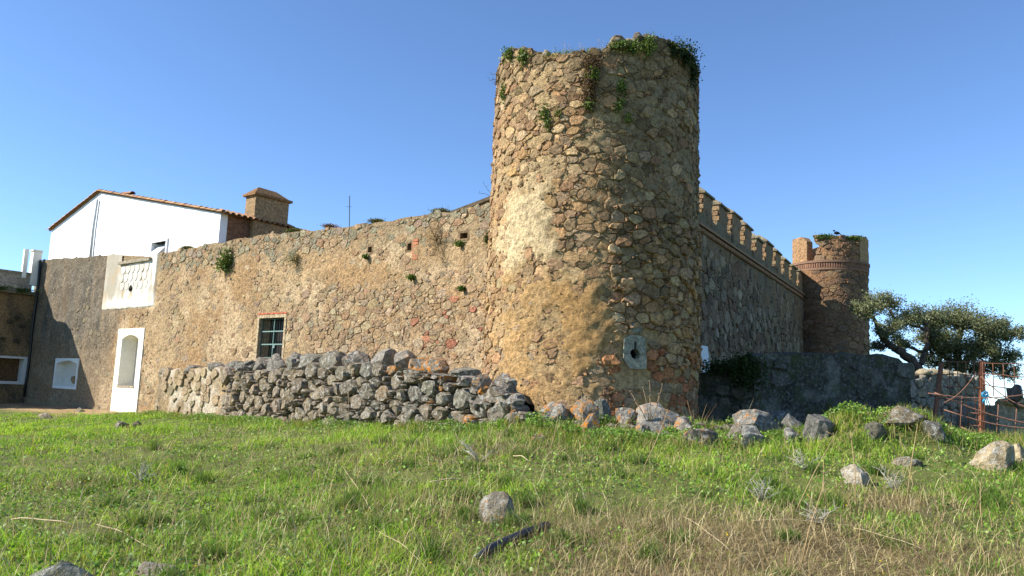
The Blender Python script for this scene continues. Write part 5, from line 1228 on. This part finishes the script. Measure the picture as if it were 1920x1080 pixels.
tb = TT(930, 300, 0); twigs('bare_twig', tb, [at(922, 290, tb[1]), at(926, 312, tb[1])], 'short bare twigs on the left edge of the tower halfway up', seed=2)
tb = at(928, 372, 17.9); twigs('bare_twig', tb, [at(906, 343, 17.8), at(896, 362, 17.8)], 'long thin twigs at the left tower edge above the wall crest', .005, seed=3)
for px, py, lab in ((1062, 78, 'thin pale dry stalk on the tower rim, leftmost of three'), (1090, 80, 'thin pale dry stalks in the middle of the tower rim'), (1126, 72, 'thin pale dry stalk on the tower rim, rightmost of three')):
    b = TT(px, 97, -.2); twigs('dry_stalk', b-Z*.1, [at(px-4, py, b[1]), at(px+5, py+4, b[1])], lab, .004, S(176, 150, 132), px, 'dry stalks')

# ------------------------------------------------------------ things lying in the meadow
h0, h1, h2, h3 = [ghit(*p) for p in ((892, 1052), (948, 1028), (985, 1012), (1026, 990))]
mb = MB().tube([h0+Z*.0, h0*.5+h1*.5+Z*.05, h1+Z*.06, h2+Z*.06, h3+Z*.03], .042, 10, S(44, 47, 54))
tag(mb.build('black_hose', 'plastic', None, True), 'length of thick black plastic hose half sunk in the meadow', 'hose')
STK = [((1489, 960), (1570, 808), 'tall dry stalk leaning left in the right meadow'), ((1497, 1078), (1546, 905), 'long pale dry stalk at the bottom right of centre'), ((1606, 960), (1594, 806), 'straight brown stalk in front of the grassy mound'), ((1696, 975), (1722, 786), 'tall thin stalk leaning right below the flat rock'),
       ((1552, 962), (1544, 862), 'short upright stalk beside the straight brown one'), ((1205, 880), (1252, 770), 'dry stalk before the large pale boulder'), ((1022, 870), (1048, 770), 'thin stalk before the left boulders of the tower'), ((655, 815), (653, 735), 'dark stalk standing before the dry stone wall'),
       ((948, 825), (962, 738), 'pale stalk before the right end of the dry stone wall'), ((1842, 990), (1838, 905), 'thin pale stalk in the meadow below the tan boulders'), ((1100, 865), (1090, 740), 'thin stalk before the upright orange boulder')]
rg = random.Random(77)
for i, (b, t, lab) in enumerate(STK):
    p = ghit(*b); e = at(t[0], t[1], p[1]+rg.uniform(-.2, .3)); m = (p+e)/2+np.array([rg.uniform(-.03, .03), 0, 0]); mb = MB().tube([p-Z*.03, m, e], [.0065, .005, .003], 5, pick(rg, [S(176, 150, 108), S(160, 128, 92), S(190, 170, 130)], .1))
    for k in range(4):
        q = m+(e-m)*rg.uniform(.2, 1); mb.tube([q, q+np.array([rg.uniform(-.09, .09), rg.uniform(-.05, .05), rg.uniform(.03, .12)])], [.004, .0025], 4, S(170, 146, 108))
    tag(mb.build('dry_stalk', 'straw', None, True), lab, 'stalk', 'dry stalks')
# branched dry umbel before the tower
p = at(1218, 800, 14.4); mb = MB()
for (x, y) in ((1182, 735), (1206, 728), (1218, 745), (1242, 722), (1218, 716), (1190, 752), (1236, 740)):
    e = at(x, y, 14.35); mb.tube([p, p*.45+e*.55+np.array([.02, 0, 0]), e], [.008, .006, .004], 5, S(156, 132, 104)); V, F = rock_geo(x, .04, .04, .03, 1, .1, 0); mb.add(V+e, F, S(130, 112, 90))
tag(mb.build('dry_umbel', 'straw', None, True), 'branching dry seed-head plant rising before the tower foot', 'dry plant')
p = at(1300, 815, 14.3); mb = MB()
for (x, y) in ((1288, 750), (1325, 758), (1332, 765), (1345, 755), (1299, 770)): e = at(x, y, 14.3); mb.tube([p+np.array([(x-1300)/FPX*6, 0, 0]), p*.5+e*.5+np.array([.03, 0, 0]), e], [.007, .006, .003], 5, S(140, 112, 84))
tag(mb.build('dry_stalk_clump', 'straw', None, True), 'clump of bare brown stalks at the right foot of the tower', 'dry plant')
# grey dead thistles and pale sticks
def thistle(px, py, w, seed, lab):
    p = ghit(px, py); rg = random.Random(seed); mb = MB(); k_ = p[1]/FPX
    for k in range(9):
        a = rg.uniform(-1, 1); e = p+np.array([a*w*k_*.6, rg.uniform(-.25, .25), rg.uniform(.04, .3)]); m = (p+e)/2+Z*rg.uniform(0, .06); mb.tube([p, m, e], [.006, .005, .002], 5, S(170, 164, 152))
        for j in range(5):
            q = p+(e-p)*rg.uniform(.3, 1)+Z*.02; mb.tube([q, q+np.array([rg.uniform(-.1, .1), rg.uniform(-.08, .08), rg.uniform(-.02, .12)])], [.0035, .0015], 4, S(184, 178, 164))
    tag(mb.build('dead_thistle', 'straw', None, True), lab, 'dead plant', 'dead thistles')
thistle(900, 868, 75, 1, 'bleached dead thistle in the meadow before the dry stone wall'); thistle(1505, 880, 60, 2, 'grey dead thistle in the meadow left of the mound'); thistle(1430, 945, 70, 3, 'dark-grey dead thistle in the right foreground'); thistle(1530, 985, 50, 4, 'grey dead thistle at the edge of the flattened dry grass'); thistle(265, 905, 45, 5, 'grey dead thistle in the left meadow'); thistle(1680, 925, 35, 6, 'small grey dead thistle right of the sharp pale stone')
for i, (a, b, lab) in enumerate((((20, 985), (135, 994), 'pale curved stick lying in the grass at far left'), ((305, 1016), (365, 1018), 'pale stick lying in the left foreground grass'), ((805, 912), (870, 908), 'pale stick lying in the middle of the meadow'), ((962, 862), (992, 871), 'short bleached stick beside the dead thistle'), ((180, 992), (290, 1045), 'thin stick slanting in the left foreground'), ((1410, 985), (1620, 1000), 'long straw-coloured stalk lying across the flattened dry grass'), ((1280, 980), (1370, 1045), 'stalk lying at the lower right of the hose'), ((1600, 1000), (1740, 1045), 'bundle stalk lying in the dry grass near bottom right'), ((640, 880), (705, 985), 'thin bent stalk slanting through the middle meadow'), ((710, 1010), (790, 1065), 'thin pale stalk low in the centre foreground'))):
    p0, p1 = ghit(*a), ghit(*b); L_ = np.linalg.norm(p1-p0); P = [p0+(p1-p0)*q+Z*(.05+.03*math.sin(q*3.1)+.008*math.sin(q*9+i)) for q in np.linspace(0, 1, 7)]
    tag(MB().tube(P, [.004+.004*(i < 4)]*6+[.002], 5, S(196, 178, 140)).build('dry_stick', 'straw', None, True), lab, 'stick', 'sticks lying in the meadow')

# ------------------------------------------------------------ meadow: grass, dry grass, leafy weeds
rs = np.random.RandomState(42)
def scatter(n, rmin, rmax, pw, amax=R(46)):
    q = rs.random_sample(n); a_ = 2-pw
    r = (rmin**a_+(rmax**a_-rmin**a_)*q)**(1/a_); th_ = rs.uniform(-amax, amax, n); return r*np.sin(th_), r*np.cos(th_), r
def free(x, y):
    inT = np.hypot(x-TC[0], y-TC[1]) < TR+.05
    qL = (x-TC[0])*LN[0]+(y-TC[1])*LN[1]; tL = (x-TC[0])*LU[0]+(y-TC[1])*LU[1]
    qR = (x-TC[0])*RN[0]+(y-TC[1])*RN[1]; inside = (qL < .05) & (qR < .05)
    ud = (x-DA[0])*DU[0]+(y-DA[1])*DU[1]; qd = (x-DA[0])*DN[0]+(y-DA[1])*DN[1]
    inD = (ud > .2) & (ud < DLEN) & (qd < .05) & (qd > -.6)
    return ~(inT | inside | inD)
def blades(x, y, r, hgt, lean, wid, colr, name, mat, label, seed, curl=.5):
    n = len(x); g = np.random.RandomState(seed); z = ground_z(x, y)-.01
    an = g.uniform(0, 6.283, n); fa = g.uniform(0, 6.283, n)
    B = np.stack([x, y, z], 1); W = np.stack([np.cos(fa), np.sin(fa), np.zeros(n)], 1)*wid[:, None]*.5
    D = np.stack([np.cos(an), np.sin(an), np.zeros(n)], 1)
    sl_ = np.sin(lean); cl_ = np.cos(lean)
    Mi = B+D*(hgt*.5*sl_*.7)[:, None]+Z*(hgt*.55*cl_)[:, None]; Ti = B+D*(hgt*sl_*(1+curl*.2))[:, None]+Z*(hgt*cl_*(1-curl*.15))[:, None]
    V = np.stack([B-W, B+W, Mi-W*.75, Mi+W*.75, Ti], 1).reshape(-1, 3)
    b = (np.arange(n)*5)[:, None]; T = np.hstack([b+0, b+1, b+3, b+0, b+3, b+2, b+2, b+3, b+4]).reshape(-1, 3)
    C = np.repeat(colr, 5, 0).reshape(n, 5, 3); C[:, :2] *= .8; C = C.reshape(-1, 3)
    o = np_obj(name, V, T, mat, None, C, True); return tag(o, label, None, None, 'stuff')
def tuft(x, y, r, share, sig):
    """draw part of the blades together into tufts"""
    n = len(x); k = max(1, n//14); ci = rs.randint(0, n, k); pickd = ci[rs.randint(0, k, n)]; mk = rs.random_sample(n) < share
    x = np.where(mk, x[pickd]+rs.normal(size=n)*sig, x); y = np.where(mk, y[pickd]+rs.normal(size=n)*sig, y); hm = rs.uniform(.6, 1.9, n)[pickd]; return x, y, np.hypot(x, y), np.where(mk, hm, .8)
x, y, r = scatter(480000, 4.8, 36, 1.15); x, y, r, th_m = tuft(x, y, r, .6, .05)
k = free(x, y) & (rs.random_sample(len(x)) > dirtmask(x, y)*.97) & (rs.random_sample(len(x)) > drymask(x, y)*.8); x, y, r, th_m = x[k], y[k], r[k], th_m[k]
n = len(x); hN = fbm(x*.7, y*.7, 201); h2 = fbm(x*2.6, y*2.6, 202)
hgt = (.03+.11*smooth(.35, .75, hN)*(.5+h2))*rs.uniform(.6, 1.4, n)*th_m
pa_ = fbm(x*.45, y*.45, 205); pb_ = fbm(x*1.9, y*1.9, 206)
g1, g2, g3, g4 = map(np.array, (S(150, 180, 58), S(122, 158, 54), S(176, 184, 96), S(96, 132, 50)))
w1 = smooth(.35, .65, pa_)[:, None]; w2 = smooth(.5, .7, pb_)[:, None]
colr = (g1*w1+g2*(1-w1))*(1-.5*w2)+.5*w2*g4; rr_ = rs.random_sample(n)[:, None]; colr = np.where(rr_ < .16, g3, colr); colr = np.where(rr_ > .93, np.array(S(176, 158, 104)), colr)*rs.uniform(.9, 1.45, (n, 1))
blades(x, y, r, hgt, rs.uniform(.2, 1.35, n), .0038+.0006*r, colr, 'meadow_grass', 'grass', 'bright green short meadow grass covering the foreground', 1)
# dry grass: strewn and flattened
x, y, r = scatter(520000, 4.8, 22, 1.3); k = free(x, y) & (rs.random_sample(len(x)) < drymask(x, y)*1.0+.045); x, y, r = x[k], y[k], r[k]; n = len(x)
cd = np.array([S(186, 168, 122), S(166, 146, 104), S(138, 118, 86), S(202, 186, 142), S(120, 102, 76)])[rs.randint(0, 5, n)]*rs.uniform(.7, 1.2, (n, 1))
dmv = drymask(x, y)
blades(x, y, r, rs.uniform(.1, .34, n), np.where(rs.random_sample(n) < .35+.5*dmv, rs.uniform(1.15, 1.5, n), rs.uniform(.2, 1.1, n)), .0028+.0004*r, cd, 'dry_grass', 'straw', 'straw-coloured dry grass flattened in patches across the meadow', 2, .2)
# long bent dry stems and dark tussocks
n = 1900; x, y, r = scatter(n*3, 6.0, 16, .9); k = free(x, y) & (fbm(x*.5, y*.5, 231) > .47); x, y, r = x[k][:n], y[k][:n], r[k][:n]; n = len(x)
cd = np.array([S(190, 168, 122), S(168, 142, 100), S(206, 190, 150), S(150, 124, 88)])[rs.randint(0, 4, n)]*rs.uniform(.8, 1.15, (n, 1))
blades(x, y, r, rs.uniform(.25, .7, n), rs.uniform(.25, 1.45, n), np.full(n, .006), cd, 'dry_stems', 'straw', 'long thin bent dry stems standing through the meadow grass', 4, .3)
nt = 170; tx, ty, tr2 = scatter(nt, 5.2, 17, 1.0); per = 190
x = np.repeat(tx, per)+rs.normal(size=nt*per)*np.repeat(rs.uniform(.04, .12, nt), per); y = np.repeat(ty, per)+rs.normal(size=nt*per)*np.repeat(rs.uniform(.04, .12, nt), per); th_m = np.repeat(rs.uniform(.1, .24, nt), per)
k = free(x, y); x, y, th_m = x[k], y[k], th_m[k]; n = len(x)
cg = np.array([S(92, 122, 50), S(74, 104, 44), S(112, 140, 58), S(130, 138, 76)])[rs.randint(0, 4, n)]*rs.uniform(.7, 1.2, (n, 1))
blades(x, y, np.hypot(x, y), th_m*rs.uniform(.6, 1.2, n), rs.uniform(.1, .9, n), np.full(n, .009), cg, 'grass_tussocks', 'grass', 'taller dark green grass tussocks scattered over the meadow', 5)
# small leafy weeds and clover
x, y, r = scatter(90000, 4.8, 32, 1.4); k = free(x, y) & (dirtmask(x, y) < .3) & (drymask(x, y) < .5) & (fbm(x*.9, y*.9, 211) > .47); x, y = x[k], y[k]
# weeds thicker at the foot of the walls and on the mound
ud = rs.uniform(.3, DLEN-.5, 12000); qd = np.abs(rs.normal(size=12000))*.28+.06; px_ = DA[0]+DU[0]*ud+DN[0]*qd; py_ = DA[1]+DU[1]*ud+DN[1]*qd
bx = rs.uniform(at(985, 800, 14.5)[0], at(1850, 800, 14)[0], 40000); by = 14.1+rs.normal(size=40000)*.4
cx_ = np.concatenate([x, px_, bx]); cy_ = np.concatenate([y, py_, by]); tall = np.concatenate([np.zeros(len(x)), np.ones(len(px_)), np.ones(len(bx))])
k = free(cx_, cy_) & ((tall < .5) | (fbm(cx_*1.6, cy_*1.6, 215) > .47)); cx_, cy_, tall = cx_[k], cy_[k], tall[k]; n = len(cx_)
zz = ground_z(cx_, cy_)+rs.uniform(.01, .09, n)*(1+3.2*tall*fbm(cx_*1.4, cy_*1.4, 212)**1.5)
cols = np.array([S(124, 162, 58), S(104, 142, 50), S(146, 176, 74), S(84, 120, 46), S(136, 160, 92)])[rs.randint(0, 5, n)]*rs.uniform(.7, 1.2, (n, 1))
up = np.tile(Z, (n, 1)); V, Q_, C = leaves(rs, np.stack([cx_, cy_, zz], 1), .022+.0014*np.hypot(cx_, cy_).mean(), cols, up*.45, .7)
tag(np_obj('leafy_weeds', V, Q_, 'leaf', None, C), 'low leafy green weeds among the grass and along the wall foot', kind='stuff')
# taller grass fringe at the foot of boulders and wall
n = 26000; sel = rs.random_sample(n) < .35
ud = rs.uniform(.0, DLEN, n); qd = np.abs(rs.normal(size=n))*.22+.03
x = np.where(sel, DA[0]+DU[0]*ud+DN[0]*qd, rs.uniform(at(985, 800, 14.5)[0], at(1900, 800, 15)[0], n)); y = np.where(sel, DA[1]+DU[1]*ud+DN[1]*qd, 13.9+rs.normal(size=n)*.5)
k = free(x, y) & (fbm(x*1.5, y*1.5, 221) > .42); x, y = x[k], y[k]; n = len(x)
cg = np.array([S(116, 146, 50), S(96, 130, 44), S(150, 150, 80), S(180, 160, 110)])[rs.randint(0, 4, n)]*rs.uniform(.7, 1.2, (n, 1))
blades(x, y, np.hypot(x, y), rs.uniform(.08, .3, n), rs.uniform(.05, .7, n), np.full(n, .011), cg, 'tall_grass', 'grass', 'taller ragged grass at the foot of the dry stone wall and boulders', 3)
# yellow flowers
n = 160; x, y, r = scatter(n, 7, 18, 1.2); V, F = rock_geo(1, .022, .022, .014, 1, .05, 0); mb = MB()
for i in range(n): mb.add(V+np.array([x[i], y[i], gz(x[i], y[i])+.07]), F, S(226, 196, 40))
tag(mb.build('yellow_flowers', 'leaf', None, True), 'tiny yellow flowers dotted through the meadow', kind='stuff')
